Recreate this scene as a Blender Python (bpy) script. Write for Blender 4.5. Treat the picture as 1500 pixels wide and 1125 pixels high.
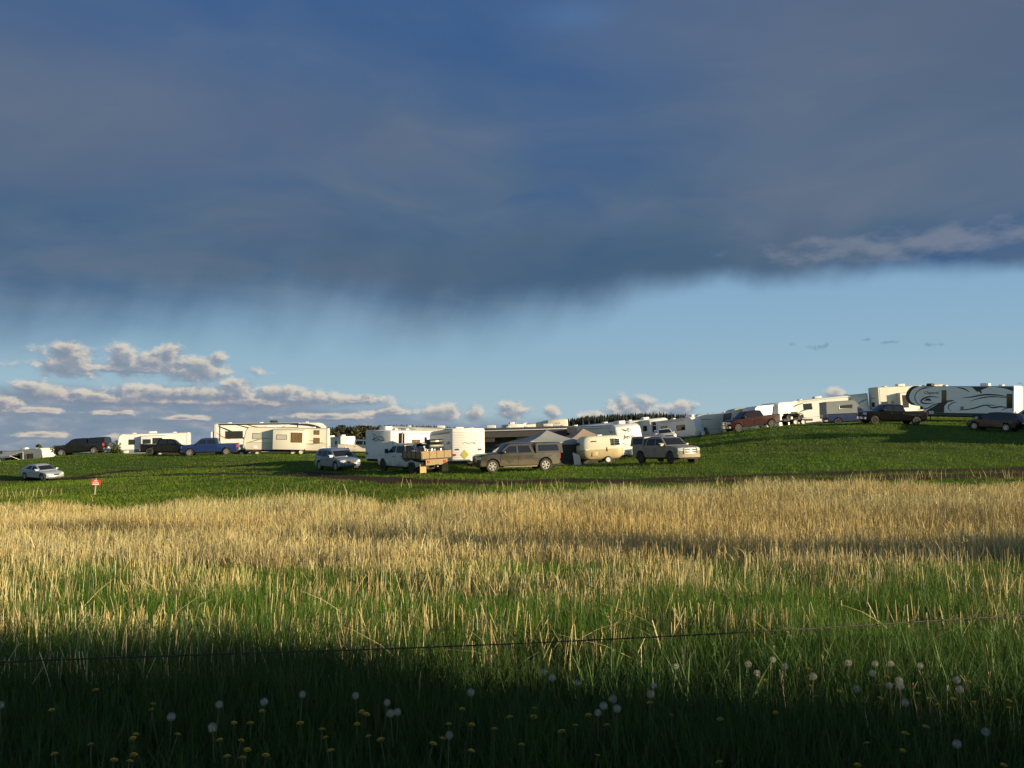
import bpy, bmesh, math, random
import numpy as np
from mathutils import Vector, Matrix, noise as mnoise
R = math.radians
PI = math.pi
random.seed(7)
rng = np.random.default_rng(11)
for o in list(bpy.data.objects): bpy.data.objects.remove(o)
S = bpy.context.scene
C = S.collection

# ------------------------------------------------------------------ camera
FP = 1300.0                      # focal length in photo pixels (photo 1500 wide)
PITCH = math.atan(97.5 / FP)     # horizon sits at photo row 660
cam = bpy.data.cameras.new('camera'); cam.sensor_width = 36; cam.lens = 36 * FP / 1500
cam.clip_start = 0.1; cam.clip_end = 12000
co = bpy.data.objects.new('camera', cam); C.objects.link(co)
co.location = (0, 0, 0); co.rotation_euler = (PI / 2 + PITCH, 0, 0)
S.camera = co
# ------------------------------------------------------------------ light
SUN_AZ = R(113)                  # from +Y (view direction) clockwise: right and a little behind
SUN_EL = R(11)
sdir = Vector((math.sin(SUN_AZ) * math.cos(SUN_EL), math.cos(SUN_AZ) * math.cos(SUN_EL), math.sin(SUN_EL)))
sl = bpy.data.lights.new('sun', 'SUN'); sl.energy = 5.0; sl.angle = R(0.5); sl.color = (1.0, 0.81, 0.50)
so = bpy.data.objects.new('sun', sl); C.objects.link(so)
so.rotation_euler = sdir.to_track_quat('Z', 'Y').to_euler(); so.location = (30, -20, 30)
S.view_settings.view_transform = 'Standard'; S.view_settings.look = 'None'
S.view_settings.exposure = 0.68; S.view_settings.gamma = 1
S.render.film_transparent = False
S.cycles.max_bounces = 5; S.cycles.diffuse_bounces = 2; S.cycles.glossy_bounces = 2
S.cycles.transmission_bounces = 3; S.cycles.transparent_max_bounces = 4
S.cycles.caustics_reflective = False; S.cycles.caustics_refractive = False

# ------------------------------------------------------------------ sky
def lin(r, g, b):
    f = lambda c: (c / 255 / 12.92) if c / 255 <= .04045 else ((c / 255 + .055) / 1.055) ** 2.4
    return (f(r), f(g), f(b), 1)
W = bpy.data.worlds.new('World'); S.world = W; W.use_nodes = True
nt = W.node_tree; nt.nodes.clear(); N = nt.nodes; Lk = nt.links
class G:  # tiny node-graph helper
    def __init__(s, nt): s.nt = nt
    def node(s, t, **k):
        n = s.nt.nodes.new(t)
        for a, v in k.items(): setattr(n, a, v)
        return n
    def put(s, sock, v):
        if isinstance(v, bpy.types.NodeSocket): s.nt.links.new(v, sock)
        else: sock.default_value = v
    def m(s, op, a, b=None, c=None, clamp=False):
        n = s.node('ShaderNodeMath', operation=op, use_clamp=clamp)
        s.put(n.inputs[0], a)
        if b is not None: s.put(n.inputs[1], b)
        if c is not None: s.put(n.inputs[2], c)
        return n.outputs[0]
    def vec(s, x, y, z=0.0):
        n = s.node('ShaderNodeCombineXYZ'); s.put(n.inputs[0], x); s.put(n.inputs[1], y); s.put(n.inputs[2], z); return n.outputs[0]
    def vm(s, op, a, b=None, c=None):
        n = s.node('ShaderNodeVectorMath', operation=op); s.put(n.inputs[0], a)
        if b is not None: s.put(n.inputs[1], b)
        if c is not None: s.put(n.inputs[2], c)
        return n.outputs['Value'] if op in ('LENGTH', 'DOT_PRODUCT') else n.outputs[0]
    def ss(s, x, a, b):  # smoothstep a->b
        n = s.node('ShaderNodeMapRange', interpolation_type='SMOOTHSTEP'); s.put(n.inputs[0], x); s.put(n.inputs[1], a); s.put(n.inputs[2], b)
        return n.outputs[0]
    def mr(s, x, a, b, c, d):
        n = s.node('ShaderNodeMapRange'); 
        for i, v in enumerate((x, a, b, c, d)): s.put(n.inputs[i], v)
        return n.outputs[0]
    def noise(s, v, scale, detail=5, rough=.55, dist=0.0):
        n = s.node('ShaderNodeTexNoise'); s.put(n.inputs['Vector'], v); s.put(n.inputs['Scale'], scale)
        s.put(n.inputs['Detail'], detail); s.put(n.inputs['Roughness'], rough); s.put(n.inputs['Distortion'], dist); return n.outputs[0]
    def mix(s, f, a, b):
        n = s.node('ShaderNodeMix', data_type='RGBA'); s.put(n.inputs[0], f); s.put(n.inputs[6], a); s.put(n.inputs[7], b); return n.outputs[2]
    def ramp(s, f, stops, interp='LINEAR'):
        n = s.node('ShaderNodeValToRGB'); n.color_ramp.interpolation = interp; s.put(n.inputs[0], f)
        e = n.color_ramp.elements
        while len(e) > 1: e.remove(e[-1])
        for i, (p, c) in enumerate(stops):
            el = e[0] if i == 0 else e.new(p)
            el.position = p; el.color = c if isinstance(c, tuple) else (c, c, c, 1)
        return n.outputs[0]
g = G(nt)
tc = g.node('ShaderNodeTexCoord'); sep = g.node('ShaderNodeSeparateXYZ'); Lk.new(tc.outputs['Generated'], sep.inputs[0])
dx, dy, dz = sep.outputs
dzc = g.m('MAXIMUM', dz, 0.004)
sky = g.node('ShaderNodeTexSky'); sky.sky_type = 'NISHITA'; sky.sun_disc = False
sky.sun_elevation = SUN_EL; sky.sun_rotation = SUN_AZ; sky.altitude = 600; sky.air_density = 1.0; sky.dust_density = 0.6; sky.ozone_density = 1.6
Lk.new(g.vec(dx, dy, dzc), sky.inputs[0])
SKY_K = 0.09
skyc = g.vm('MULTIPLY', sky.outputs[0], (SKY_K * 1.0, SKY_K * 1.0, SKY_K * 1.0))
az = g.m('ARCTAN2', dx, dy); el = g.m('ARCSINE', dz)
ra = g.mr(az, -.6, .6, 0.0, 1.0)
def azp(px): return (math.atan((px - 750) / FP) + .6) / 1.2
def elp(py): return (660 - py) / FP
AE = g.vec(az, el)
# --- the big rain cloud: base edge as a function of azimuth
edge = g.ramp(ra, [(azp(-300), .08), (azp(0), .092), (azp(150), .10), (azp(350), .108), (azp(550), .112), (azp(700), .118), (azp(850), .140), (azp(960), .168), (azp(1100), .180), (azp(1300), .180), (azp(1500), .172)], 'EASE')
soft = g.ramp(ra, [(azp(0), .075), (azp(500), .07), (azp(760), .055), (azp(900), .035), (azp(1060), .022), (azp(1500), .014)])
# virga streaks slant down to the left
st = g.vec(g.m('ADD', g.m('MULTIPLY', az, 9.0), g.m('MULTIPLY', el, -4.0)), g.m('MULTIPLY', el, 4.0))
nst = g.noise(st, 1.5, 4, .5)
nlow = g.noise(AE, 5.0, 5, .5)
e2 = g.m('ADD', edge, g.m('MULTIPLY', g.m('SUBTRACT', nst, .5), g.m('MULTIPLY', soft, .9)))
e2 = g.m('ADD', e2, g.m('MULTIPLY', g.m('SUBTRACT', nlow, .5), .075))
mask = g.ss(el, g.m('SUBTRACT', e2, g.m('MULTIPLY', soft, .35)), g.m('ADD', e2, g.m('MULTIPLY', soft, 1.25)))
# texture of the cloud deck, projected on a layer overhead
inv = g.m('DIVIDE', 1.0, g.m('ADD', dzc, .12))
deck = g.vec(g.m('MULTIPLY', dx, inv), g.m('MULTIPLY', dy, inv))
deckw = g.vm('ADD', deck, g.vm('MULTIPLY', g.vec(g.noise(deck, .9, 3, .5), g.noise(g.vm('ADD', deck, (7, 3, 0)), .9, 3, .5)), (1.0, 1.0, 0)))
nd = g.noise(deckw, 1.1, 5, .55)
nd2 = g.noise(deckw, 1.7, 5, .5)
colv = g.ramp(g.mr(el, .10, .56, 0, 1), [(0.0, lin(104, 136, 162)), (.14, lin(84, 112, 138)), (.30, lin(76, 103, 130)), (.50, lin(84, 107, 136)), (.75, lin(74, 102, 144)), (1.0, lin(52, 88, 138))])
warm = g.ramp(nd, [(.36, lin(60, 94, 138)), (.50, lin(84, 108, 136)), (.64, lin(104, 116, 135))])
ccol = g.mix(.55, colv, warm)
ccol = g.mix(g.m('MULTIPLY', g.ss(nd2, .42, .72), .34), ccol, lin(110, 121, 140))
ccol = g.mix(g.m('MULTIPLY', g.ss(nd2, .52, .28), .34), ccol, lin(58, 88, 130))
# thin bluer opening at the top centre
def ell(px, py, rx, ry, P=None):
    n = g.vm('MULTIPLY', g.vm('SUBTRACT', P or AE, (math.atan((px - 750) / FP), elp(py), 0)), (FP / rx, FP / ry, 1))
    return g.vm('LENGTH', n)
op = g.m('MULTIPLY', g.ss(g.m('ADD', ell(600, -30, 760, 300), g.m('MULTIPLY', g.m('SUBTRACT', nd, .5), 1.8)), 1.25, .1), .5)
ccol = g.mix(op, ccol, lin(52, 90, 142))
lf = g.ss(g.m('ADD', ell(120, 215, 470, 120), g.m('MULTIPLY', g.m('SUBTRACT', nd2, .5), 2.2)), 1.2, .1)
ccol = g.mix(g.m('MULTIPLY', lf, .5), ccol, lin(100, 113, 135))
sp_ = g.ss(g.m('ADD', ell(850, 52, 110, 34), g.m('MULTIPLY', g.m('SUBTRACT', nd2, .5), 2.4)), 1.2, .1)
ccol = g.mix(g.m('MULTIPLY', sp_, .4), ccol, lin(88, 124, 172))
rt = g.ss(g.m('ADD', ell(1450, 60, 480, 260), g.m('MULTIPLY', g.m('SUBTRACT', nd, .5), 1.6)), 1.2, .1)
ccol = g.mix(g.m('MULTIPLY', rt, .55), ccol, lin(96, 106, 124))
# dark belly just above the right edge, and a pale ragged roll along it
belly = g.ss(g.m('ADD', ell(860, 395, 560, 75), g.m('MULTIPLY', g.m('SUBTRACT', nst, .5), 1.2)), 1.1, .2)
ccol = g.mix(g.m('MULTIPLY', belly, .55), ccol, lin(68, 94, 120))
roll = g.ss(g.m('ADD', ell(1370, 385, 250, 24), g.m('MULTIPLY', g.m('SUBTRACT', g.noise(g.vm('MULTIPLY', AE, (1, 2.4, 1)), 22, 5, .6), .5), 2.4)), 1.0, .1)
ccol = g.mix(g.m('MULTIPLY', roll, .55), ccol, lin(136, 142, 156))
clear = g.ramp(g.mr(el, .0, .22, 0, 1), [(0.0, lin(168, 187, 190)), (.2, lin(162, 189, 201)), (.5, lin(144, 179, 200)), (1.0, lin(126, 165, 202))])
skyb = clear
base = g.mix(mask, skyb, ccol)
# --- cumulus low over the horizon
cl = [  # px, py, rx, ry
 (190, 550, 150, 7), (300, 592, 260, 9),
 (100, 545, 46, 24), (92, 528, 20, 14), (175, 535, 20, 22), (240, 545, 46, 20), (244, 526, 20, 15), (290, 545, 48, 18), (318, 535, 16, 12),
 (70, 585, 50, 12), (40, 578, 24, 8), (150, 592, 40, 9), (230, 582, 70, 12), (345, 572, 24, 18), (300, 585, 90, 14), (410, 580, 48, 14), (440, 586, 80, 12), (520, 588, 60, 9),
 (0, 600, 34, 14), (45, 608, 34, 6), (160, 610, 32, 6), (265, 616, 30, 5), (575, 605, 45, 8), (640, 606, 26, 12), (660, 603, 20, 14), (695, 608, 16, 12), (750, 602, 30, 14), (742, 596, 14, 10), (808, 606, 13, 11),
 (870, 610, 22, 9), (925, 600, 36, 18), (912, 592, 16, 14), (960, 606, 26, 13), (1000, 602, 20, 15), (1225, 582, 14, 9), (60, 640, 30, 5), (170, 648, 32, 9), (480, 612, 60, 6)]
n1 = g.noise(g.vm('MULTIPLY', AE, (1.0, 1.5, 1)), 31, 8, .62)
n1b = g.noise(g.vm('MULTIPLY', g.vm('ADD', AE, (.0055, .0048, 0)), (1.0, 1.5, 1)), 31, 8, .62)
dmin = None; dmin2 = None
for c_ in cl:
    d = ell(*c_)
    if dmin is None: dmin = d
    else: dmin = g.m('SMOOTH_MIN', dmin, d, .35)
AE2 = g.vm('ADD', AE, (.0022, .0042, 0))
for c_ in cl:
    d = ell(*c_, P=AE2); dmin2 = d if dmin2 is None else g.m('SMOOTH_MIN', dmin2, d, .35)
dens = g.m('ADD', g.m('SUBTRACT', 1.0, dmin), g.m('MULTIPLY', g.m('SUBTRACT', n1, .5), 2.7))
cmask = g.ss(dens, -.25, .5)
lit = g.m('ADD', g.m('ADD', g.m('MULTIPLY', g.m('SUBTRACT', n1, n1b), 4.8), g.m('MULTIPLY', g.m('MINIMUM', g.m('SUBTRACT', dmin2, dmin), .8), 1.5)), .42, clamp=True)
lit = g.m('MULTIPLY', lit, g.ss(g.m('ADD', dens, g.m('MULTIPLY', n1, .0)), 1.5, .15))
cucol = g.ramp(lit, [(0.0, lin(126, 138, 156)), (.35, lin(148, 151, 162)), (.62, lin(192, 184, 176)), (1.0, lin(230, 217, 196))])
# grey veil beneath the low bank
veil_top = g.ramp(ra, [(azp(-100), .070), (azp(100), .072), (azp(350), .070), (azp(520), .058), (azp(700), .044), (azp(900), .036), (azp(1100), .022), (azp(1300), .0)], 'EASE')
veil = g.ss(g.m('ADD', el, g.m('MULTIPLY', g.m('SUBTRACT', n1, .5), .02)), veil_top, g.m('SUBTRACT', veil_top, .022))
nv = g.noise(g.vm('MULTIPLY', AE, (1, 3.2, 1)), 26, 5, .6)
vcol = g.ramp(nv, [(.34, lin(112, 132, 154)), (.52, lin(126, 140, 160)), (.66, lin(152, 156, 168))])
base = g.mix(g.m('MULTIPLY', veil, .85), base, vcol)
base = g.mix(g.m('MULTIPLY', cmask, .82), base, cucol)
# few torn grey scraps in the clear strip on the right
for (a_, b_, c_, d_) in ((1165, 512, 12, 3), (1200, 516, 18, 5), (1305, 514, 12, 3), (1375, 520, 14, 3), (1270, 509, 8, 2), (538, 582 + 2, 13, 4)):
    w_ = g.ss(g.m('ADD', ell(a_, b_, c_, d_), g.m('MULTIPLY', g.m('SUBTRACT', g.noise(AE, 110, 4, .6), .5), 4.5)), 1.0, .0)
    base = g.mix(g.m('MULTIPLY', w_, .45), base, lin(104, 124, 150))
# the cloud deck ends overhead: behind the camera, towards the low sun, the sky is open
back = g.ss(g.m('ADD', dy, g.m('MULTIPLY', g.m('SUBTRACT', nlow, .5), .3)), .12, -.22)
base = g.vm('MULTIPLY', base, (.624,) * 3)          # cancels the exposure of +0.68
base = g.mix(back, base, skyc)
bg = g.node('ShaderNodeBackground'); g.put(bg.inputs[0], base); bg.inputs[1].default_value = 1.0
wo = g.node('ShaderNodeOutputWorld'); Lk.new(bg.outputs[0], wo.inputs[0])
W.cycles.sampling_method = 'MANUAL'; W.cycles.sample_map_resolution = 512

# ------------------------------------------------------------------ terrain
def ray(px, py):
    u = (px - 750) / FP; v = (562.5 - py) / FP
    cy, sy = math.cos(PITCH), math.sin(PITCH)
    return np.array([u, cy - v * sy, sy + v * cy])
def at(px, py, Y):
    d = ray(px, py); return d * (Y / d[1])
CP = [  # photo column, row, depth: ground contact points
 (0, 1125, 4.5), (750, 1125, 4.5), (1500, 1125, 4.5), (-400, 1125, 4.5), (1900, 1125, 4.5),
 (0, 985, 7), (750, 985, 7), (1500, 985, 7), (0, 892, 11.5), (750, 888, 11.5), (1500, 884, 11.5),
 (0, 832, 20), (750, 828, 20), (1500, 812, 20), (0, 789, 30), (750, 772, 30), (1500, 752, 30), (-500, 795, 30), (2000, 740, 30),
 (0, 742, 42), (400, 741, 41), (750, 730, 41), (1150, 727, 41), (1500, 724, 40), (2000, 705, 42),
 (143, 725, 49), (700, 712, 50), (1100, 705, 50), (1500, 697, 50),
 (65, 703, 80), (-300, 712, 75), (45, 690, 128), (45, 675, 105), (150, 665, 100), (245, 668, 104), (225, 670, 120),
 (310, 667, 96), (420, 666, 100), (400, 669, 110), (300, 690, 74), (400, 688, 70), (496, 688, 69), (520, 665, 115), (640, 670, 112), (560, 668, 100),
 (585, 682, 74), (600, 692, 62), (665, 688, 64), (755, 690, 60), (800, 682, 71), (880, 681, 67), (915, 674, 80), (975, 677, 64),
 (740, 676, 90), (1200, 672, 60), (1500, 666, 60), (1000, 641, 135), (945, 645, 128), (820, 668, 112), (1210, 617, 142), (1400, 611, 142), (1000, 636, 150), (1060, 640, 122), (1100, 629, 88), (1160, 626, 95), (1210, 622, 116), (1240, 623, 98),
 (1305, 621, 84), (1300, 616, 102), (1410, 617, 96), (1457, 631, 80), (1900, 625, 75), (1900, 600, 110), (-400, 705, 120)]
KP = [at(*c) for c in CP] + [np.array(p, float) for p in ((0, -8, -1.6), (25, -8, -1.6), (-25, -8, -1.6), (0, -30, -1.5), (60, -30, -1.3), (-60, -30, -1.7))]
KP = np.array(KP); KX = KP[:, :2] / 50.0
def tpsU(r2): return np.where(r2 > 1e-12, r2 * np.log(np.maximum(r2, 1e-12)) * .5, 0)
n_ = len(KX); r2 = ((KX[:, None] - KX[None]) ** 2).sum(-1)
Amat = np.zeros((n_ + 3, n_ + 3)); Amat[:n_, :n_] = tpsU(r2) + np.eye(n_) * .0015
Amat[:n_, n_] = 1; Amat[:n_, n_ + 1:] = KX; Amat[n_, :n_] = 1; Amat[n_ + 1:, :n_] = KX.T
WT = np.linalg.solve(Amat, np.concatenate([KP[:, 2], [0, 0, 0]]))
FA = [math.atan((p - 750) / FP) for p in (-600, 20, 100, 430, 480, 550, 650, 745, 850, 950, 1080, 1200, 1500, 2100)]
FB = [-6, -5, -1.4, -1, 1, 5, 3, -3, 4, 8, 9.5, 4, 1, 0]
def H0(x, y):
    x = np.asarray(x, float); y = np.asarray(y, float); sh = np.broadcast(x, y).shape
    x = np.broadcast_to(x, sh).ravel(); y = np.broadcast_to(y, sh).ravel()
    q = np.stack([np.clip(x, -110, 110), np.clip(y, -40, 150)], 1) / 50
    out = np.empty(len(q))
    for i in range(0, len(q), 20000):
        qq = q[i:i + 20000]; rr = ((qq[:, None] - KX[None]) ** 2).sum(-1)
        out[i:i + 20000] = tpsU(rr) @ WT[:n_] + WT[n_] + qq @ WT[n_ + 1:]
    a = np.arctan2(x, np.maximum(y, 1)); far = np.interp(a, FA, FB)
    far = np.where(far < 0, far * np.maximum(y, 160) / 600, far * np.clip(y / 600, 0, 1.0))
    far = np.where(y > 900, far - (far > 0) * (y - 900) * .02, far)
    k = np.clip((y - 145) / 110, 0, 1); k = k * k * (3 - 2 * k)
    out = out * (1 - k) + far * k
    bump = .045 * np.sin(x * .9 + 1.3 * np.sin(y * .37)) * np.sin(y * .8 + x * .21) + .03 * np.sin(x * 2.3 + y * 1.1) * np.sin(y * 1.9 - x * .7)
    out = out + bump * np.clip(y / 15, .25, 1) 
    return out.reshape(sh)
def H(x, y): return float(H0(np.array([x]), np.array([y]))[0])
def ground(px, py, hh=0.0, y0=2.0, y1=200):
    d = ray(px, py); ys = np.geomspace(y0, y1, 900); P = d[None] * (ys / d[1])[:, None]
    h = H0(P[:, 0], P[:, 1]) + hh
    b = np.where(P[:, 2] <= h)[0]
    return P[b[0]] if len(b) else P[-1]

# ------------------------------------------------------------------ materials
def mat(name, col, rough=.5, metal=0, spec=.5, coat=0):
    m = bpy.data.materials.new(name); m.use_nodes = True; b = m.node_tree.nodes['Principled BSDF']
    b.inputs['Base Color'].default_value = (*col, 1); b.inputs['Roughness'].default_value = rough
    b.inputs['Metallic'].default_value = metal; b.inputs['Specular IOR Level'].default_value = spec; b.inputs['Coat Weight'].default_value = coat
    return m
def worn(name, col, col2, rough=.5, scale=3, metal=0, spec=.5, low=None, lowh=.8, coat=0, stretch=(1, 1, 1), amount=.5):
    """base colour broken up by stains; low = mud colour splashed up from the ground"""
    m = mat(name, col, rough, metal, spec, coat); t = G(m.node_tree); b = m.node_tree.nodes['Principled BSDF']
    c = t.node('ShaderNodeTexCoord').outputs['Object']; cv = t.vm('MULTIPLY', c, stretch)
    n = t.noise(cv, scale, 6, .6)
    f = t.m('MULTIPLY', t.ss(n, .42, .68), amount)
    out = t.mix(f, (*col, 1), (*col2, 1))
    if low:
        sp = t.node('ShaderNodeSeparateXYZ'); t.nt.links.new(c, sp.inputs[0])
        n2 = t.noise(t.vm('MULTIPLY', c, (1, 1, 2.5)), 2.6, 6, .65)
        z = t.m('ADD', sp.outputs[2], t.m('MULTIPLY', t.m('SUBTRACT', n2, .5), 1.3 * min(1, lowh)))
        f2 = t.m('MULTIPLY', t.ss(z, lowh, lowh * .35), .85)
        out = t.mix(f2, out, (*low, 1))
        rr = t.mr(f2, 0, 1, rough, .85); t.put(b.inputs['Roughness'], rr)
        t.put(b.inputs['Metallic'], t.mr(f2, 0, 1, metal, 0)); t.put(b.inputs['Coat Weight'], t.mr(f2, 0, 1, coat, 0))
    t.put(b.inputs['Base Color'], out)
    return m
MUD = (.10, .075, .045)
M = {
 'white': worn('rv_shell', (.74, .73, .71), (.64, .62, .58), .38, 1.2, stretch=(1, 1, .25), amount=.4),
 'liftedwhite': worn('lifted_white_shell', (.88, .88, .87), (.80, .80, .78), .3, 1.2, amount=.3),  # whiter than the plain shell, to brighten a flank that lies in shade
 'cream': worn('cream_shell', (.70, .67, .58), (.58, .54, .44), .42, 1.1, stretch=(1, 1, .25), amount=.45),
 'shadedshell': worn('shaded_shell', (.05, .05, .052), (.08, .08, .08), .5, 2),  # near-black colour stands in for the shade under the awning
 'beige': worn('beige_shell', (.60, .56, .47), (.5, .46, .38), .45, 1.1, amount=.4),
 'campergrey': worn('camper_shell', (.22, .23, .24), (.17, .17, .17), .5, 2),  # grey taken darker in place of the shade on the camper box
 'grey': worn('grey_trim', (.30, .31, .32), (.2, .2, .2), .5, 2),
 'dark': mat('dark_trim', (.018, .018, .02), .55),
 'graph': worn('dark_graphic', (.016, .018, .022), (.03, .033, .038), .4, 2),
 'graph2': worn('grey_graphic', (.20, .21, .23), (.26, .27, .29), .4, 2),
 'bluegraph': mat('blue_graphic', (.03, .05, .16), .4),
 'orange': mat('orange_graphic', (.5, .13, .03), .4),
 'chassis': worn('chassis', (.02, .02, .021), (.06, .045, .03), .8, 3),
 'glass': mat('dark_glass', (.012, .014, .017), .06, spec=.6),
 'brownreflect': worn('brown_reflection_glass', (.20, .13, .06), (.08, .05, .03), .25, 9, stretch=(2, 1, .2), amount=.8),  # brown reflection put into the pane colour, streaked upright
 'blind': mat('pale_blind_glass', (.42, .42, .38), .2),
 'tyre': worn('tyre', (.02, .02, .02), MUD, .85, 5, amount=.8),
 'rim': worn('alloy_rim', (.55, .54, .52), (.25, .2, .15), .35, 6, .6),
 'whiterim': worn('white_rim', (.72, .71, .67), (.4, .35, .28), .45, 6),
 'darkrim': mat('dark_rim', (.05, .05, .055), .5, .5),
 'chrome': mat('chrome', (.6, .6, .6), .18, 1),
 'head': mat('headlamp', (.6, .62, .62), .12, .2),
 'tail': mat('tail_lamp', (.45, .015, .02), .2),
 'amber': mat('amber_lamp', (.6, .22, .03), .2),
 'plate': mat('number_plate', (.6, .6, .58), .5),
 'ac': worn('roof_plastic', (.72, .71, .68), (.5, .49, .46), .5, 3),
 'alu': mat('aluminium', (.55, .55, .55), .35, .9),
 'silver': worn('silver_paint', (.24, .27, .33), (.18, .20, .24), .34, 2, .35, coat=.5, low=MUD, lowh=.35),
 'coupepaint': worn('pale_silver_paint', (.44, .48, .53), (.45, .47, .5), .32, 2, .3, coat=.5, low=MUD, lowh=.28),
 'ram': worn('muddy_silver_paint', (.21, .205, .195), (.17, .15, .125), .45, 1.6, .1, low=(.36, .27, .17), lowh=1.0),
 'bronze': worn('muddy_bronze_paint', (.045, .042, .034), (.085, .072, .05), .38, 1.4, .3, low=(.11, .088, .052), lowh=.95, coat=.3),
 'blackp': worn('black_paint', (.004, .004, .005), (.008, .008, .007), .22, 2, 0, spec=.3, coat=.2, low=(.02, .016, .012), lowh=.25),
 'charc': worn('charcoal_paint', (.010, .011, .014), (.018, .018, .02), .28, 2, .1, spec=.4, coat=.3, low=(.04, .03, .022), lowh=.3),
 'blue': worn('blue_paint', (.015, .035, .15), (.02, .035, .11), .3, 2, .2, coat=.5, low=(.06, .05, .05), lowh=.6),
 'dblue': worn('deep_blue_paint', (.012, .025, .10), (.015, .025, .07), .35, 2, .1, coat=.3, low=(.04, .035, .03), lowh=.6),
 'red': worn('dark_red_paint', (.026, .002, .003), (.02, .002, .003), .3, 2, 0, spec=.18, coat=0, low=(.04, .025, .02), lowh=.3),
 'whitep': worn('white_paint', (.62, .62, .60), (.5, .49, .45), .35, 2, 0, coat=.4, low=(.16, .12, .08), lowh=.8),
 'tan': worn('two_tone_white', (.66, .62, .52), (.55, .5, .4), .35, 2, 0, coat=.3, low=(.22, .17, .10), lowh=.8),
 'nightblue': worn('night_plum_paint', (.005, .004, .008), (.008, .006, .008), .25, 2, 0, spec=.4, coat=.2),
 'yellow': worn('mustard_shell', (.46, .37, .21), (.38, .29, .14), .45, 1.5, amount=.5),
 'boler': worn('aged_cream_shell', (.66, .63, .50), (.58, .52, .36), .42, 1.3, amount=.5),
 'wood': worn('weathered_boards', (.32, .23, .12), (.20, .14, .07), .8, 5, stretch=(1, 1, 5), amount=.8),
 'stake': worn('bare_wood', (.50, .40, .24), (.38, .3, .18), .8, 8, stretch=(1, 1, .2)),
 'signred': worn('red_board', (.48, .06, .03), (.4, .05, .03), .5, 6),
 'signwhite': mat('white_lettering', (.78, .74, .66), .5),
 'awnd': worn('charcoal_fabric', (.05, .048, .05), (.075, .07, .07), .85, 3),
 'awnw': worn('pale_fabric', (.50, .50, .47), (.4, .4, .38), .85, 3),
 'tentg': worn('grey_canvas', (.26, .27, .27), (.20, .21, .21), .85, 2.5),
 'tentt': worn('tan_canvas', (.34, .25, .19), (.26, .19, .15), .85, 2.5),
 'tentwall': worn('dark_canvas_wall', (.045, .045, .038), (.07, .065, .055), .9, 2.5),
 'green': worn('green_cooker', (.025, .04, .03), (.06, .05, .035), .4, 5),
 'placard': mat('yellow_placard', (.36, .33, .05), .5),
 'wire': worn('rusty_wire', (.03, .022, .018), (.07, .04, .025), .7, 30),
 'stem': worn('dandelion_stem', (.07, .09, .03), (.10, .06, .035), .6, 8),
 'petal': worn('yellow_petals', (.50, .33, .01), (.42, .25, .01), .6, 40),
 'sepal': mat('green_sepals', (.05, .09, .02), .6),
 'puff': mat('white_seed_down', (.48, .46, .42), .8, spec=.2),
 'seed': mat('brown_seed_core', (.10, .07, .04), .8),
 'bark': worn('bark', (.09, .07, .05), (.05, .04, .03), .9, 6, stretch=(1, 1, .3)),
 'needle': worn('spruce_needles', (.010, .018, .010), (.02, .03, .014), .8, .15, amount=.7),
 'cardboard': worn('muddy_flap', (.45, .32, .14), (.35, .24, .1), .8, 3),
}
def leafmat(name, c1, c2, sc=1.5):
    m = mat(name, c1, .6, spec=.25); t = G(m.node_tree); b = m.node_tree.nodes['Principled BSDF']
    c = t.node('ShaderNodeTexCoord').outputs['Object']
    t.put(b.inputs['Base Color'], t.mix(t.ss(t.noise(c, sc, 4, .6), .35, .65), (*c1, 1), (*c2, 1)))
    return m
M['leaf'] = leafmat('leaves', (.035, .06, .018), (.07, .10, .03))
M['leafdry'] = leafmat('olive_leaves', (.03, .035, .012), (.06, .055, .02))

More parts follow.
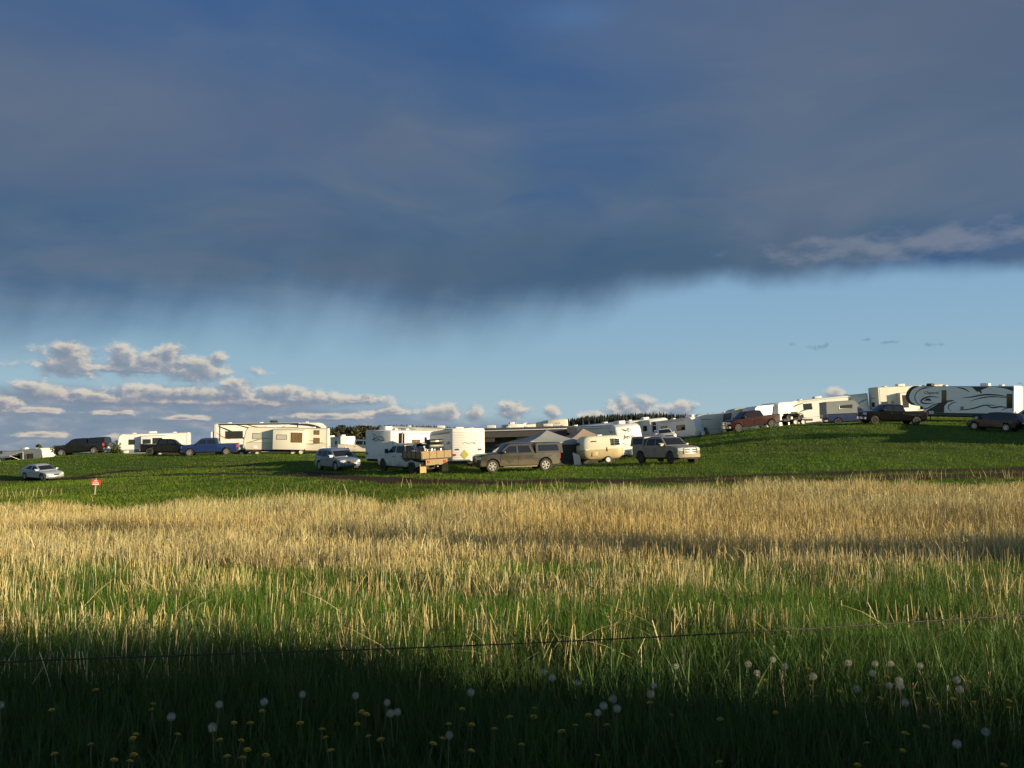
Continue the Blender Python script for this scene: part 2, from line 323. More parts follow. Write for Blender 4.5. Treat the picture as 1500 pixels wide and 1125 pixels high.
# ------------------------------------------------------------------ object helpers
def tag(o, label=None, cat=None, group=None, kind=None):
    if label: o['label'] = label
    if cat: o['category'] = cat
    if group: o['group'] = group
    if kind: o['kind'] = kind
    return o
def empty(name, label, cat, group=None):
    o = bpy.data.objects.new(name, None); C.objects.link(o); o.empty_display_size = .3
    return tag(o, label, cat, group)
def link(name, me, m, parent=None, angle=35):
    o = bpy.data.objects.new(name, me); C.objects.link(o)
    if m is not None: me.materials.append(M[m] if isinstance(m, str) else m)
    if angle:
        for p in me.polygons: p.use_smooth = True
        me.set_sharp_from_angle(angle=R(angle))
    if parent: o.parent = parent
    return o
class MB:
    def __init__(s): s.b = bmesh.new()
    def poly(s, pts): 
        return s.b.faces.new([s.b.verts.new(p) for p in pts])
    def box(s, x0, x1, y0, y1, z0, z1, bev=0.0, seg=2):
        r = bmesh.ops.create_cube(s.b, size=1.0)
        for v in r['verts']:
            v.co = ((x0 + x1) / 2 + v.co.x * (x1 - x0), (y0 + y1) / 2 + v.co.y * (y1 - y0), (z0 + z1) / 2 + v.co.z * (z1 - z0))
        if bev:
            es = {e for v in r['verts'] for e in v.link_edges}
            bmesh.ops.bevel(s.b, geom=list(es), offset=bev, segments=seg, affect='EDGES', profile=.5)
        return s
    def slab(s, pts, off):
        """polygon thickened by the vector off"""
        off = Vector(off); a = [s.b.verts.new(p) for p in pts]; c = [s.b.verts.new(Vector(p) + off) for p in pts]
        s.b.faces.new(a[::-1]); s.b.faces.new(c); n = len(pts)
        for i in range(n): s.b.faces.new((a[i], a[(i + 1) % n], c[(i + 1) % n], c[i]))
        return s
    def tube(s, pts, r, k=8, r2=None):
        pts = [Vector(p) for p in pts]; rings = []
        for i, p in enumerate(pts):
            t = (pts[min(i + 1, len(pts) - 1)] - pts[max(i - 1, 0)]).normalized()
            u = t.cross(Vector((0, 0, 1)));  u = u if u.length > .05 else t.cross(Vector((1, 0, 0)))
            u.normalize(); w = t.cross(u); rr = r if r2 is None else r + (r2 - r) * i / (len(pts) - 1)
            rings.append([s.b.verts.new(p + (u * math.cos(a) + w * math.sin(a)) * rr) for a in [2 * PI * j / k for j in range(k)]])
        for A, B in zip(rings, rings[1:]):
            for j in range(k): s.b.faces.new((A[j], A[(j + 1) % k], B[(j + 1) % k], B[j]))
        s.b.faces.new(rings[0][::-1]); s.b.faces.new(rings[-1])
        return s
    def lathe_y(s, prof, cx, cy, cz, k=24):
        """prof: list of (radius, y)"""
        rings = [[s.b.verts.new((cx + r * math.cos(2 * PI * j / k), cy + y, cz + r * math.sin(2 * PI * j / k))) for j in range(k)] for r, y in prof]
        for A, B in zip(rings, rings[1:]):
            for j in range(k): s.b.faces.new((A[j], A[(j + 1) % k], B[(j + 1) % k], B[j]))
        s.b.faces.new(rings[0][::-1]); s.b.faces.new(rings[-1])
        return s
    def loft(s, prof, ts, fn):
        rows = [[s.b.verts.new(fn(x, z, t)) for x, z in prof] for t in ts]; n = len(prof)
        for A, B in zip(rows, rows[1:]):
            for j in range(n): s.b.faces.new((A[j], A[(j + 1) % n], B[(j + 1) % n], B[j]))
        s.b.faces.new(rows[0][::-1]); s.b.faces.new(rows[-1])
        return s
    def side(s, poly, fn, sg, t0=.97, t1=1.0, out=.006):
        """panel lying on the flank of a lofted body"""
        a = [Vector(fn(x, z, sg * t0)) for x, z in poly]; c = [Vector(fn(x, z, sg * t1)) + Vector((0, sg * out, 0)) for x, z in poly]
        va = [s.b.verts.new(p) for p in a]; vc = [s.b.verts.new(p) for p in c]; n = len(poly)
        s.b.faces.new(va[::-1]); s.b.faces.new(vc)
        for i in range(n): s.b.faces.new((va[i], va[(i + 1) % n], vc[(i + 1) % n], vc[i]))
        return s
    def patch(s, A, B, ts, fn, off):
        """curved sheet between profile points A and B across the body, lifted by off and 3 cm thick"""
        off = Vector(off); top = []; bot = []
        for t in ts:
            top.append([s.b.verts.new(Vector(fn(x, z, t)) + off) for x, z in (A, B)])
            bot.append([s.b.verts.new(Vector(fn(x, z, t)) + off * -2) for x, z in (A, B)])
        for i in range(len(ts) - 1):
            s.b.faces.new((top[i][0], top[i + 1][0], top[i + 1][1], top[i][1])); s.b.faces.new((bot[i][0], bot[i][1], bot[i + 1][1], bot[i + 1][0]))
            s.b.faces.new((top[i][0], bot[i][0], bot[i + 1][0], top[i + 1][0])); s.b.faces.new((top[i][1], top[i + 1][1], bot[i + 1][1], bot[i][1]))
        for i in (0, -1): s.b.faces.new((top[i][0], top[i][1], bot[i][1], bot[i][0]))
        return s
    def build(s, name, m, parent=None, angle=35):
        bmesh.ops.recalc_face_normals(s.b, faces=s.b.faces)
        bmesh.ops.triangulate(s.b, faces=[f for f in s.b.faces if len(f.verts) > 4])
        me = bpy.data.meshes.new(name); s.b.to_mesh(me); s.b.free()
        return link(name, me, m, parent, angle)
def text_part(name, txt, m, parent, size, loc, rot, shear=0.0, bold=0.0, sx=1.0):
    cu = bpy.data.curves.new(name, 'FONT'); cu.body = txt; cu.size = size; cu.extrude = .006; cu.align_x = 'CENTER'; cu.shear = shear; cu.offset = bold
    tmp = bpy.data.objects.new('tmp', cu); C.objects.link(tmp)
    dg = bpy.context.evaluated_depsgraph_get(); me = bpy.data.meshes.new_from_object(tmp.evaluated_get(dg))
    bpy.data.objects.remove(tmp); bpy.data.curves.remove(cu)
    me.transform(Matrix.Translation(loc) @ rot.to_4x4() @ Matrix.Diagonal((sx, 1, 1, 1)))
    return link(name, me, m, parent, 0)
def face_rot(nx, ny):
    """rotation that stands text upright facing the horizontal direction (nx, ny)"""
    n = Vector((nx, ny, 0)).normalized(); x = Vector((0, 0, 1)).cross(n); return Matrix((x, Vector((0, 0, 1)), n)).transposed()
def put(o, px, Y, rz, anchor=(0, 0), dz=0.0, tilt=True, L=4.0):
    """stand a thing on the ground so that its local point `anchor` is seen in photo column px at depth Y"""
    X = (px - 750) / FP * Y / math.cos(0) ; a = R(rz); c, s_ = math.cos(a), math.sin(a)
    X = (px - 750) / FP * (Y / math.cos(PITCH)) * math.cos(PITCH) * 1.0
    x = X - (c * anchor[0] - s_ * anchor[1]); y = Y - (s_ * anchor[0] + c * anchor[1])
    fx, fy = c * L / 2, s_ * L / 2
    zf, zb = H(x + fx * .6, y + fy * .6), H(x - fx * .6, y - fy * .6); z = (zf + zb) / 2
    o.location = (x, y, z + dz)
    if tilt:
        ly = 1.0; zl, zr = H(x - s_ * ly, y + c * ly), H(x + s_ * ly, y - c * ly)
        o.rotation_euler = (math.atan2(zl - zr, 2 * ly) * .8, -math.atan2(zf - zb, L * .6) * .9, a)
    else: o.rotation_euler = (0, 0, a)
    return o

# ------------------------------------------------------------------ wheels
def wheel(parent, x, y, r, w, rim='rim', sg=1, spokes=6):
    b = MB(); ri = r * .62
    b.lathe_y([(ri * .9, -w / 2), (r * .9, -w / 2), (r * .98, -w * .38), (r, -w * .1), (r, w * .1), (r * .98, w * .38), (r * .9, w / 2), (ri, w / 2), (ri * .98, w * .28), (.02, w * .25)] if sg > 0 else
              [(.02, -w * .25), (ri * .98, -w * .28), (ri, -w / 2), (r * .9, -w / 2), (r * .98, -w * .38), (r, -w * .1), (r, w * .1), (r * .98, w * .38), (r * .9, w / 2), (ri * .9, w / 2)], x, y, r)
    wo_ = b.build('wheel', 'tyre', parent)
    b = MB(); yo = sg * w * .47; ring = []
    k = 28
    for (rr, yy) in ((ri * .99, sg * w * .50), (ri * .86, sg * w * .50), (ri * .84, sg * w * .3), (ri * .99, sg * w * .3)):
        ring.append([b.b.verts.new((x + rr * math.cos(2 * PI * j / k), y + yy, r + rr * math.sin(2 * PI * j / k))) for j in range(k)])
    for i in range(4):
        A, B = ring[i], ring[(i + 1) % 4]
        for j in range(k): b.b.faces.new((A[j], A[(j + 1) % k], B[(j + 1) % k], B[j]))
    if spokes:
        for i in range(spokes):
            a = 2 * PI * i / spokes + .3; ca, sa = math.cos(a), math.sin(a); h = ri * .13
            b.slab([(x + ca * q - sa * e, y + sg * w * .3, r + sa * q + ca * e) for q, e in ((ri * .1, -h * .8), (ri * .9, -h * 1.25), (ri * .9, h * 1.25), (ri * .1, h * .8))], (0, sg * w * .16, 0))
        b.lathe_y([(ri * .26, sg * w * .28), (ri * .24, sg * w * .48), (ri * .1, sg * w * .5)], x, y, r, 14)
    else:
        b.lathe_y([(ri * .86, sg * w * .30), (ri * .8, sg * w * .40), (ri * .35, sg * w * .34), (ri * .3, sg * w * .47), (ri * .1, sg * w * .48)], x, y, r, 24)
    b.build('rim', rim, wo_)
    return wo_
def arch_profile(top, xs, r, sill, pad=.09):
    """closed side outline: top points front->rear, then the underside rear->front with round wheel arches"""
    out = list(top); ra_ = r + pad
    for xc in sorted(xs):
        s0 = math.asin(max(-1, min(1, (sill - r) / ra_)))
        for i in range(11):
            a = PI - s0 - (PI - 2 * s0) * i / 10
            out.append((xc + ra_ * math.cos(a), r + ra_ * math.sin(a)))
    return out
TS = [-1, -.985, -.94, -.8, -.5, 0, .5, .8, .94, .985, 1]

def car(name, label, cat, paint, sp, group=None, cap=None, rim='rim', extras=()):
    """sp: dict(L, W, r, ax=(front, rear axle x), sill, top profile, gh profile, belt, roof, windows, ws, rw)"""
    o = empty(name, label, cat, group); L, Wd, r = sp['L'], sp['W'], sp['r']; hw = Wd / 2
    belt, roof = sp['belt'], sp['roof']
    def fb(x, z, t):
        a = abs(t); e = max(0, (abs(x) - (L / 2 - .9)) / .9)
        xx = x - math.copysign(.22 * a ** 3 * e, x)
        yy = t * hw * (1 - .035 * ((z - belt * .7) / belt) ** 2 * 2 - .05 * e * e)
        zz = z - (.05 * a ** 8 if z > belt * .8 else 0)
        return (xx, yy, zz)
    def fg(x, z, t):
        f = (z - belt) / (roof - belt); a = abs(t)
        xm = sp.get('ghc', -.2)
        return (x - (x - xm) * .05 * a ** 4 * (1 if f > .0 else 0), t * (hw - .07) * (1 - sp.get('tumble', .17) * max(f, 0)), z - .055 * a ** 5 * max(f, 0))
    b = MB(); b.loft(arch_profile(sp['top'], sp['ax'], r, sp['sill']), TS, fb)
    body = b.build('body', paint, o)
    # cabin
    MB().loft(sp['gh'], TS, fg).build('cabin', sp.get('ghmat', paint), o)
    MB().box(-L / 2 + .25, L / 2 - .25, -hw + .28, hw - .28, sp['sill'] - .12, sp['sill'] + .35).build('underbody', 'chassis', o)
    for sg in (1, -1):
        for wpoly in sp['win']: MB().side(wpoly, fg, sg, .96, 1.0, .008).build('window', 'glass', o)
        for dx0, dx1 in sp['doors']:
            z0 = sp['sill'] + .06
            d = MB().side([(dx0, z0), (dx1, z0), (dx1, belt - .05), (dx0, belt - .05)], fb, sg, .96, 1.0, .012).build('door', paint, o)
            MB().box(dx0 + .07, dx0 + .25, sg * (hw - .02), sg * (hw + .045), belt - .2, belt - .165).build('handle', sp.get('handle', 'dark'), d)
        mx = sp['mirror']; MB().box(mx - .09, mx + .09, sg * (hw - .04), sg * (hw + .2), belt + .02, belt + .02 + sp.get('mh', .16), .03).build('mirror', sp.get('mirmat', paint), o)
        for ax in sp['ax']:
            wheel(o, ax, sg * (hw - .13), r, .24, rim, sg)
        # lamps
        hx, hz0, hz1 = sp['head']; 
        ts_ = [sg * q for q in (.55, .7, .82, .92, .97)]
        MB().patch((hx, hz0), (hx - .06, hz1), ts_, fb, (.03, 0, 0)).build('headlight', 'head', o)
        tx, tz0, tz1 = sp['tail']
        MB().patch((-tx, tz0), (-tx, tz1), [sg * q for q in (.8, .86, .92, .97)], fb, (-.03, sg * .004, 0)).build('tail_light', 'tail', o)
    MB().patch(sp['ws'][0], sp['ws'][1], [q * .9 for q in TS[1:-1]], fg, (.012, 0, .012)).build('windshield', 'glass', o)
    if sp.get('rw'): MB().patch(sp['rw'][0], sp['rw'][1], [q * .85 for q in TS[1:-1]], fg, (-.012, 0, .010)).build('rear_window', 'glass', o)
    gx, gz0, gz1, gw = sp['grille']
    gr = MB().patch((gx, gz0), (gx, gz1), [-gw, -gw / 2, 0, gw / 2, gw], fb, (.02, 0, 0)).build('grille', sp.get('grmat', 'dark'), o)
    if sp.get('bars'):
        bb = MB()
        zs = (gz0 + .02, (gz0 + gz1) / 2, gz1 - .02)
        for z in zs: bb.patch((gx, z - .028), (gx, z + .028), [-gw, -gw / 2, 0, gw / 2, gw], fb, (.035, 0, 0))
        for t in (-gw, 0, gw): bb.patch((gx, gz0), (gx, gz1), [t - .05, t + .05], fb, (.036, 0, 0))
        bb.build('grille_bars', sp['bars'], gr)
    if sp.get('bumper'):
        bx, z0, z1 = sp['bumper']
        MB().patch((bx, z0), (bx, z1), [q * .98 for q in TS], fb, (.05, 0, 0)).build('front_bumper', sp['bmat'], o)
        MB().patch((-bx, z0 + .03), (-bx, z1), [q * .95 for q in TS], fb, (-.05, 0, 0)).build('rear_bumper', sp['bmat'], o)
    MB().box(-L / 2 - .03 - (.05 if sp.get('bumper') else 0), -L / 2 + .05, -.16, .16, sp.get('plz', .75), sp.get('plz', .75) + .15).build('number_plate', 'plate', o)
    if cap:
        x0, x1 = sp['bed']; zt = cap.get('z', roof - .03)
        pr = [(x1 - .02, belt - .02), (x1 - .02, zt - .05), (x1 - .1, zt), (x0 + .12, zt), (x0 + .02, zt - .1), (x0 - .03 + .0, belt - .02)]
        def fc(x, z, t):
            f = (z - belt) / (zt - belt); return (x, t * (hw - .04) * (1 - .12 * max(f, 0)), z - .04 * abs(t) ** 6 * max(f, 0))
        cp = MB().loft(pr, TS, fc).build('bed_cap', cap.get('mat', paint), o)
        zb, ztw = belt + .14, zt - .12
        for sg in (1, -1): MB().side([(x0 + .25, zb), (x1 - .2, zb), (x1 - .2, ztw), (x0 + .33, ztw)], fc, sg, .96, 1.0, .008).build('cap_window', 'glass', cp)
        MB().patch((x0 - .02, zb), (x0 + .02, ztw), [-.75, 0, .75], fc, (-.015, 0, 0)).build('cap_hatch', 'glass', cp)
    elif sp.get('bed'):
        x0, x1 = sp['bed']
        MB().box(x0 + .1, x1 - .04, -hw + .14, hw - .14, belt - .06, belt + .012).build('bed_cover', 'dark', o)
    return o

def pickup_spec(L=5.85, W=1.98, **k):
    h = L / 2
    sp = dict(L=L, W=W, r=.41, ax=(h - .98, -h + 1.22), sill=.46, belt=1.24, roof=1.92,
        top=[(h - .06, .44), (h, .58), (h, 1.0), (h - .05, 1.12), (h - .25, 1.20), (h - .9, 1.26), (h - 1.5, 1.29), (-h + .02, 1.27), (-h, 1.2), (-h, .62), (-h + .08, .5)],
        gh=[(h - 1.38, 1.2), (h - 1.42, 1.28), (h - 2.02, 1.80), (h - 2.18, 1.88), (h - 2.5, 1.92), (h - 3.5, 1.92), (h - 3.75, 1.88), (h - 3.98, 1.3), (h - 4.0, 1.2)],
        win=[[(h - 1.62, 1.30), (h - 2.14, 1.76), (h - 2.68, 1.80), (h - 2.68, 1.30)], [(h - 2.80, 1.30), (h - 2.80, 1.80), (h - 3.60, 1.79), (h - 3.78, 1.30)]],
        doors=[(h - 2.74, h - 1.55), (h - 3.85, h - 2.77)], ws=((h - 1.46, 1.32), (h - 2.06, 1.81)), rw=((h - 3.93, 1.38), (h - 3.80, 1.80)),
        mirror=h - 1.75, head=(h, .88, 1.10), tail=(h, .85, 1.2), grille=(h + .01, .72, 1.08, .55), bumper=(h, .46, .66), bmat='chrome',
        bed=(-h, h - 4.0), ghc=h - 2.8, plz=.62)
    sp.update(k); return sp
def suv_spec(**k):
    sp = dict(L=4.65, W=1.86, r=.37, ax=(1.42, -1.30), sill=.34, belt=1.03, roof=1.70,
        top=[(2.22, .36), (2.32, .5), (2.30, .74), (2.16, .86), (1.7, .97), (1.2, 1.04), (-2.2, 1.06), (-2.30, .95), (-2.32, .5), (-2.25, .36)],
        gh=[(1.28, .98), (1.22, 1.05), (.55, 1.53), (.3, 1.63), (-.2, 1.69), (-1.5, 1.68), (-1.85, 1.62), (-2.22, 1.08), (-2.22, .98)],
        win=[[(.98, 1.07), (.48, 1.47), (.02, 1.55), (-.02, 1.07)], [(-.12, 1.07), (-.10, 1.55), (-.98, 1.56), (-1.08, 1.07)], [(-1.18, 1.10), (-1.08, 1.55), (-1.62, 1.53), (-1.98, 1.14)]],
        doors=[(-.08, 1.0), (-1.05, -.1)], ws=((1.16, 1.09), (.60, 1.50)), rw=((-2.16, 1.14), (-1.92, 1.52)),
        mirror=.92, head=(2.29, .66, .84), tail=(2.31, .78, 1.05), grille=(2.32, .62, .80, .38), mh=.14, plz=.72)
    sp.update(k); return sp
def coupe_spec(**k):
    sp = dict(L=4.5, W=1.72, r=.32, ax=(1.38, -1.26), sill=.26, belt=.86, roof=1.40,
        top=[(2.12, .24), (2.24, .36), (2.22, .56), (2.05, .68), (1.6, .78), (1.0, .86), (-1.2, .93), (-1.9, .97), (-2.16, .93), (-2.22, .6), (-2.15, .3)],
        gh=[(1.12, .80), (1.05, .87), (.35, 1.27), (.12, 1.35), (-.25, 1.40), (-.8, 1.37), (-1.15, 1.29), (-1.85, .97), (-1.85, .85)],
        win=[[(.80, .91), (.28, 1.22), (-.22, 1.30), (-.34, .92)], [(-.44, .93), (-.34, 1.30), (-.75, 1.28), (-1.42, .99)]],
        doors=[(-.42, .95)], ws=((.98, .92), (.40, 1.25)), rw=((-1.72, 1.03), (-1.22, 1.25)),
        mirror=.78, head=(2.20, .50, .64), tail=(2.21, .70, .88), grille=(2.25, .46, .58, .3), mh=.11, plz=.5, tumble=.24)
    sp.update(k); return sp

# ------------------------------------------------------------------ trailers and motorhomes
def rv(name, label, cat, L, Hh, Wd=2.44, z0=.55, shell='white', nose='slant', tail='flat', kind='trailer', axles=None, side=1,
       wins=(), slides=(), door=None, acs=(), vents=(), cap=None, group=None, lowband=None, rim='whiterim', ladder=False, awn=None, ribs=False, endwin=()):
    """body x from -L/2 (rear) to L/2 (front), standing on z=0; side = local y sign of the flank that carries the listed fittings"""
    o = empty(name, label, cat, group); h = L / 2; hw = Wd / 2
    fr = {'slant': [(h - .25, z0), (h - .02, z0 + .5), (h, z0 + .8), (h - .25, Hh - .35), (h - .5, Hh - .08), (h - .75, Hh)],
          'round': [(h - .1, z0), (h, z0 + .3), (h - .02, z0 + .9), (h - .18, z0 + 1.5), (h - .45, Hh - .25), (h - .8, Hh - .05), (h - 1.2, Hh)],
          'flat': [(h, z0), (h, Hh - .12), (h - .1, Hh - .02), (h - .2, Hh)],
          'fifth': [(h - 2.3, z0), (h - 2.0, z0 + .9), (h - .7, z0 + 1.02), (h - .15, z0 + 1.25), (h, z0 + 1.75), (h - .12, Hh - .5), (h - .5, Hh - .15), (h - 1.1, Hh)],
          'coach': [(h - .05, z0), (h, z0 + .5), (h - .03, z0 + 1.2), (h - .2, Hh - .2), (h - .45, Hh)]}[nose]
    rr = {'flat': [(-h + .06, Hh), (-h, Hh - .08), (-h, z0)], 'round': [(-h + .7, Hh), (-h + .25, Hh - .15), (-h + .04, Hh - .6), (-h, z0 + .4), (-h + .08, z0)],
          'ramp': [(-h + .12, Hh), (-h + .02, Hh - .1), (-h, z0)]}[tail]
    prof = fr + rr
    ts = [-1, -.99, -.96, -.9, 0, .9, .96, .99, 1]
    def f(x, z, t):
        a = abs(t); e = max(0, 1 - (z - z0) / .25) * 0
        return (x - math.copysign(.10 * a ** 12, x) * (1 if abs(x) > h - 1.3 else 0), t * hw, z - (.05 * a ** 14 if z > Hh - .4 else 0))
    body = MB().loft(prof, ts, f).build('body', shell, o, 30)
    if ribs:
        b = MB(); z = z0 + .12
        while z < Hh - .2:
            for sg in (1, -1): b.box(-h + .15, h - .5, sg * (hw - .005), sg * (hw + .004), z, z + .018)
            b.box(-h - .004, -h + .01, -hw + .12, hw - .12, z, z + .018); z += .12
        b.build('siding_ribs', 'graph2', body, 0)
    MB().box(-h + .2, h - (2.4 if nose == 'fifth' else .3), -hw + .08, hw - .08, z0 - .2, z0 + .03).build('chassis', 'chassis', o)
    sg = side
    if lowband:
        x1 = h - (2.35 if nose == 'fifth' else .35)
        for s2 in (1, -1): MB().box(-h + .08, x1, s2 * (hw - .02), s2 * (hw + .004), z0 + .01, z0 + lowband[0]).build('lower_band', lowband[1], o)
    ax = axles if axles is not None else ((-.9, -.05) if kind != 'coach' else ())
    if kind == 'coach': ax = (h - 1.3, -h + 2.6)
    wr = .34 if kind != 'coach' else .44
    for a in ax:
        for s2 in (1, -1): wheel(o, a, s2 * (hw - .12), wr, .22, rim, s2, 0)
    if kind != 'coach' and ax:
        am = sum(ax) / len(ax); wl = (max(ax) - min(ax)) / 2 + .5
        for s2 in (1, -1): MB().slab([(am - wl, s2 * hw, z0 - .02), (am - wl + .15, s2 * hw, z0 + .25), (am + wl - .15, s2 * hw, z0 + .25), (am + wl, s2 * hw, z0 - .02)], (0, s2 * .012, 0)).build('wheel_surround', 'dark', o)
    for (x0, x1, za, zb, dep, wl) in slides:
        s_ = MB().box(x0, x1, sg * (hw - .05), sg * (hw + dep), za, zb, .02).build('slide_out', shell, o)
        MB().box(x0 - .05, x1 + .05, sg * (hw + .0), sg * (hw + dep + .06), zb + .003, zb + .05).build('slide_topper', 'graph2', s_)
        for (wx0, wx1, wz0, wz1, gm) in wl:
            MB().box(wx0 - .05, wx1 + .05, sg * (hw + dep - .01), sg * (hw + dep + .012), wz0 - .05, wz1 + .05, .01).build('window_frame', 'dark', s_)
            MB().box(wx0, wx1, sg * (hw + dep), sg * (hw + dep + .02), wz0, wz1).build('window_pane', gm, s_)
    for (wx0, wx1, wz0, wz1, gm) in wins:
        w_ = MB().box(wx0 - .05, wx1 + .05, sg * (hw - .02), sg * (hw + .014), wz0 - .05, wz1 + .05, .012).build('window', 'dark', o)
        MB().box(wx0, wx1, sg * (hw), sg * (hw + .022), wz0, wz1).build('pane', gm, w_)
    for (s2, wy0, wy1, wz0, wz1, gm) in endwin:   # end windows: s2 = +1 front, -1 rear
        xe = h - .02 if s2 > 0 else -h
        xa, xb = sorted((xe - s2 * .10, xe + s2 * .03))
        w_ = MB().box(xa, xb, wy0 - .05, wy1 + .05, wz0 - .05, wz1 + .05, .01).build('window', 'dark', o)
        xa, xb = sorted((xe - s2 * .05, xe + s2 * .04)); MB().box(xa, xb, wy0, wy1, wz0, wz1).build('pane', gm, w_)
    xt1 = h - (2.4 if nose == 'fifth' else .55)
    tr = MB().box(-h + .1, xt1, sg * (hw - .01), sg * (hw + .009), z0 + (lowband[0] if lowband else .62), z0 + (lowband[0] if lowband else .62) + .035)
    tr.box(-h + .1, h - 1.15, sg * (hw - .01), sg * (hw + .012), Hh - .10, Hh - .055).build('side_trim', 'graph2', o, 0)
    if kind != 'coach':
        for hx in (-h + .35, xt1 - 1.0):
            MB().box(hx, hx + .62, sg * (hw - .01), sg * (hw + .014), z0 + .10, z0 + .42, .006).build('baggage_hatch', 'ac', o)
        MB().box(-h + .25, -h + .29, sg * (hw - .01), sg * (hw + .010), z0, Hh - .12).build('corner_seam', 'graph2', o, 0)
    MB().box(-.62, -.22, sg * (hw - .01), sg * (hw + .016), z0 + .55, z0 + .95, .006).build('side_vent', 'graph2', o) if not slides and kind != 'coach' else None
    if not slides and not awn and kind != 'coach' and nose != 'fifth':
        MB().tube([(-h + .8, sg * (hw + .07), Hh - .22), (h - 1.5, sg * (hw + .07), Hh - .22)], .055, 8).build('awning_roller', 'ac', o)
    if door:
        dx, dw = door
        d = MB().box(dx, dx + dw, sg * (hw - .02), sg * (hw + .02), z0 + .1, z0 + 1.98, .012).build('door', shell, o)
        MB().box(dx + .15, dx + dw - .15, sg * (hw), sg * (hw + .028), z0 + 1.2, z0 + 1.75).build('door_window', 'glass', d)
        MB().box(dx + .05, dx + .12, sg * (hw), sg * (hw + .05), z0 + .95, z0 + 1.08).build('handle', 'dark', d)
        st_ = MB()
        for i in range(2): st_.box(dx + .05, dx + dw - .05, sg * (hw + .02 + .25 * i), sg * (hw + .28 + .25 * i), z0 - .12 - .2 * i, z0 - .08 - .2 * i)
        st_.build('entry_steps', 'dark', o)
    for a in acs:
        b = MB().box(a - .5, a + .5, -.35, .35, Hh - .01, Hh + .30, .09, 3); b.build('air_conditioner', 'ac', o)
    for a in vents:
        MB().box(a - .22, a + .22, -.3 + .4, .3 + .4, Hh - .01, Hh + .13, .04, 2).build('roof_vent', 'ac', o)
    if kind == 'trailer' and nose != 'fifth':
        MB().tube([(h - .4, .5, z0 - .1), (h + .95, 0, z0 - .1)], .05, 6).tube([(h - .4, -.5, z0 - .1), (h + .95, 0, z0 - .1)], .05, 6).tube([(h + .8, 0, .05), (h + .8, 0, z0 + .3)], .035, 6).build('tow_hitch', 'dark', o)
        for yy in (-.18, .18): MB().tube([(h + .3, yy, z0), (h + .3, yy, z0 + .4), (h + .3, yy, z0 + .5)], .15, 12).build('gas_bottle', 'ac', o)
    if nose == 'fifth' or kind == 'fifth':
        for s2 in (1, -1): MB().box(h - 2.9, h - 2.8, s2 * (hw - .25) - .05, s2 * (hw - .25) + .05, 0, z0).build('landing_leg', 'dark', o)
        MB().box(h - 1.5, h - 1.1, -.15, .15, z0 + .6, z0 + 1.04).build('king_pin', 'dark', o)
    for s2 in (1, -1):
        MB().box(-h - .02, -h + .02, s2 * (hw - .28), s2 * (hw - .1), z0 + .35, z0 + .52).build('tail_light', 'tail', o)
    if ladder:
        b = MB()
        for yy in (-.9, -.5): b.tube([(-h - .12, yy, z0 + .3), (-h - .12, yy, Hh + .1), (-h + .1, yy, Hh + .35), (-h + .5, yy, Hh + .2)], .02, 6)
        zz = z0 + .45
        while zz < Hh: b.tube([(-h - .12, -.9, zz), (-h - .12, -.5, zz)], .016, 5); zz += .3
        b.build('ladder', 'alu', o)
    if awn:
        ax0, ax1, ext, drop, am, = awn[:5]; zt = awn[5] if len(awn) > 5 else Hh - .15
        aw = MB()
        if ext:
            aw.slab([(ax0, sg * (hw + .02), zt), (ax1, sg * (hw + .02), zt), (ax1, sg * (hw + ext), zt - drop), (ax0, sg * (hw + ext), zt - drop)], (0, 0, .02))
            a_ = aw.build('awning', am, o)
            MB().box(ax0, ax1, sg * (hw + ext), sg * (hw + ext + .02), zt - drop - awn[6] if len(awn) > 6 and not isinstance(awn[6], str) else zt - drop - .22, zt - drop + .01).build('valance', am, a_)
            for xx in (ax0 + .02, ax1 - .02): MB().tube([(xx, sg * (hw + .03), zt - 1.3), (xx, sg * (hw + ext), zt - drop)], .03, 6).tube([(xx, sg * (hw + .03), zt - .02), (xx, sg * (hw + .04), z0 + .3)], .025, 6).build('awning_arm', 'ac', a_)
        else:
            a_ = aw.tube([(ax0, sg * (hw + .08), zt), (ax1, sg * (hw + .08), zt)], .07, 10).build('awning', am, o)
            for xx in (ax0 + .05, ax1 - .05): MB().box(xx - .03, xx + .03, sg * (hw + .01), sg * (hw + .06), z0 + .2, zt).build('awning_arm', awn[6] if len(awn) > 6 else 'ac', a_)
    o['_hw'] = hw
    return o
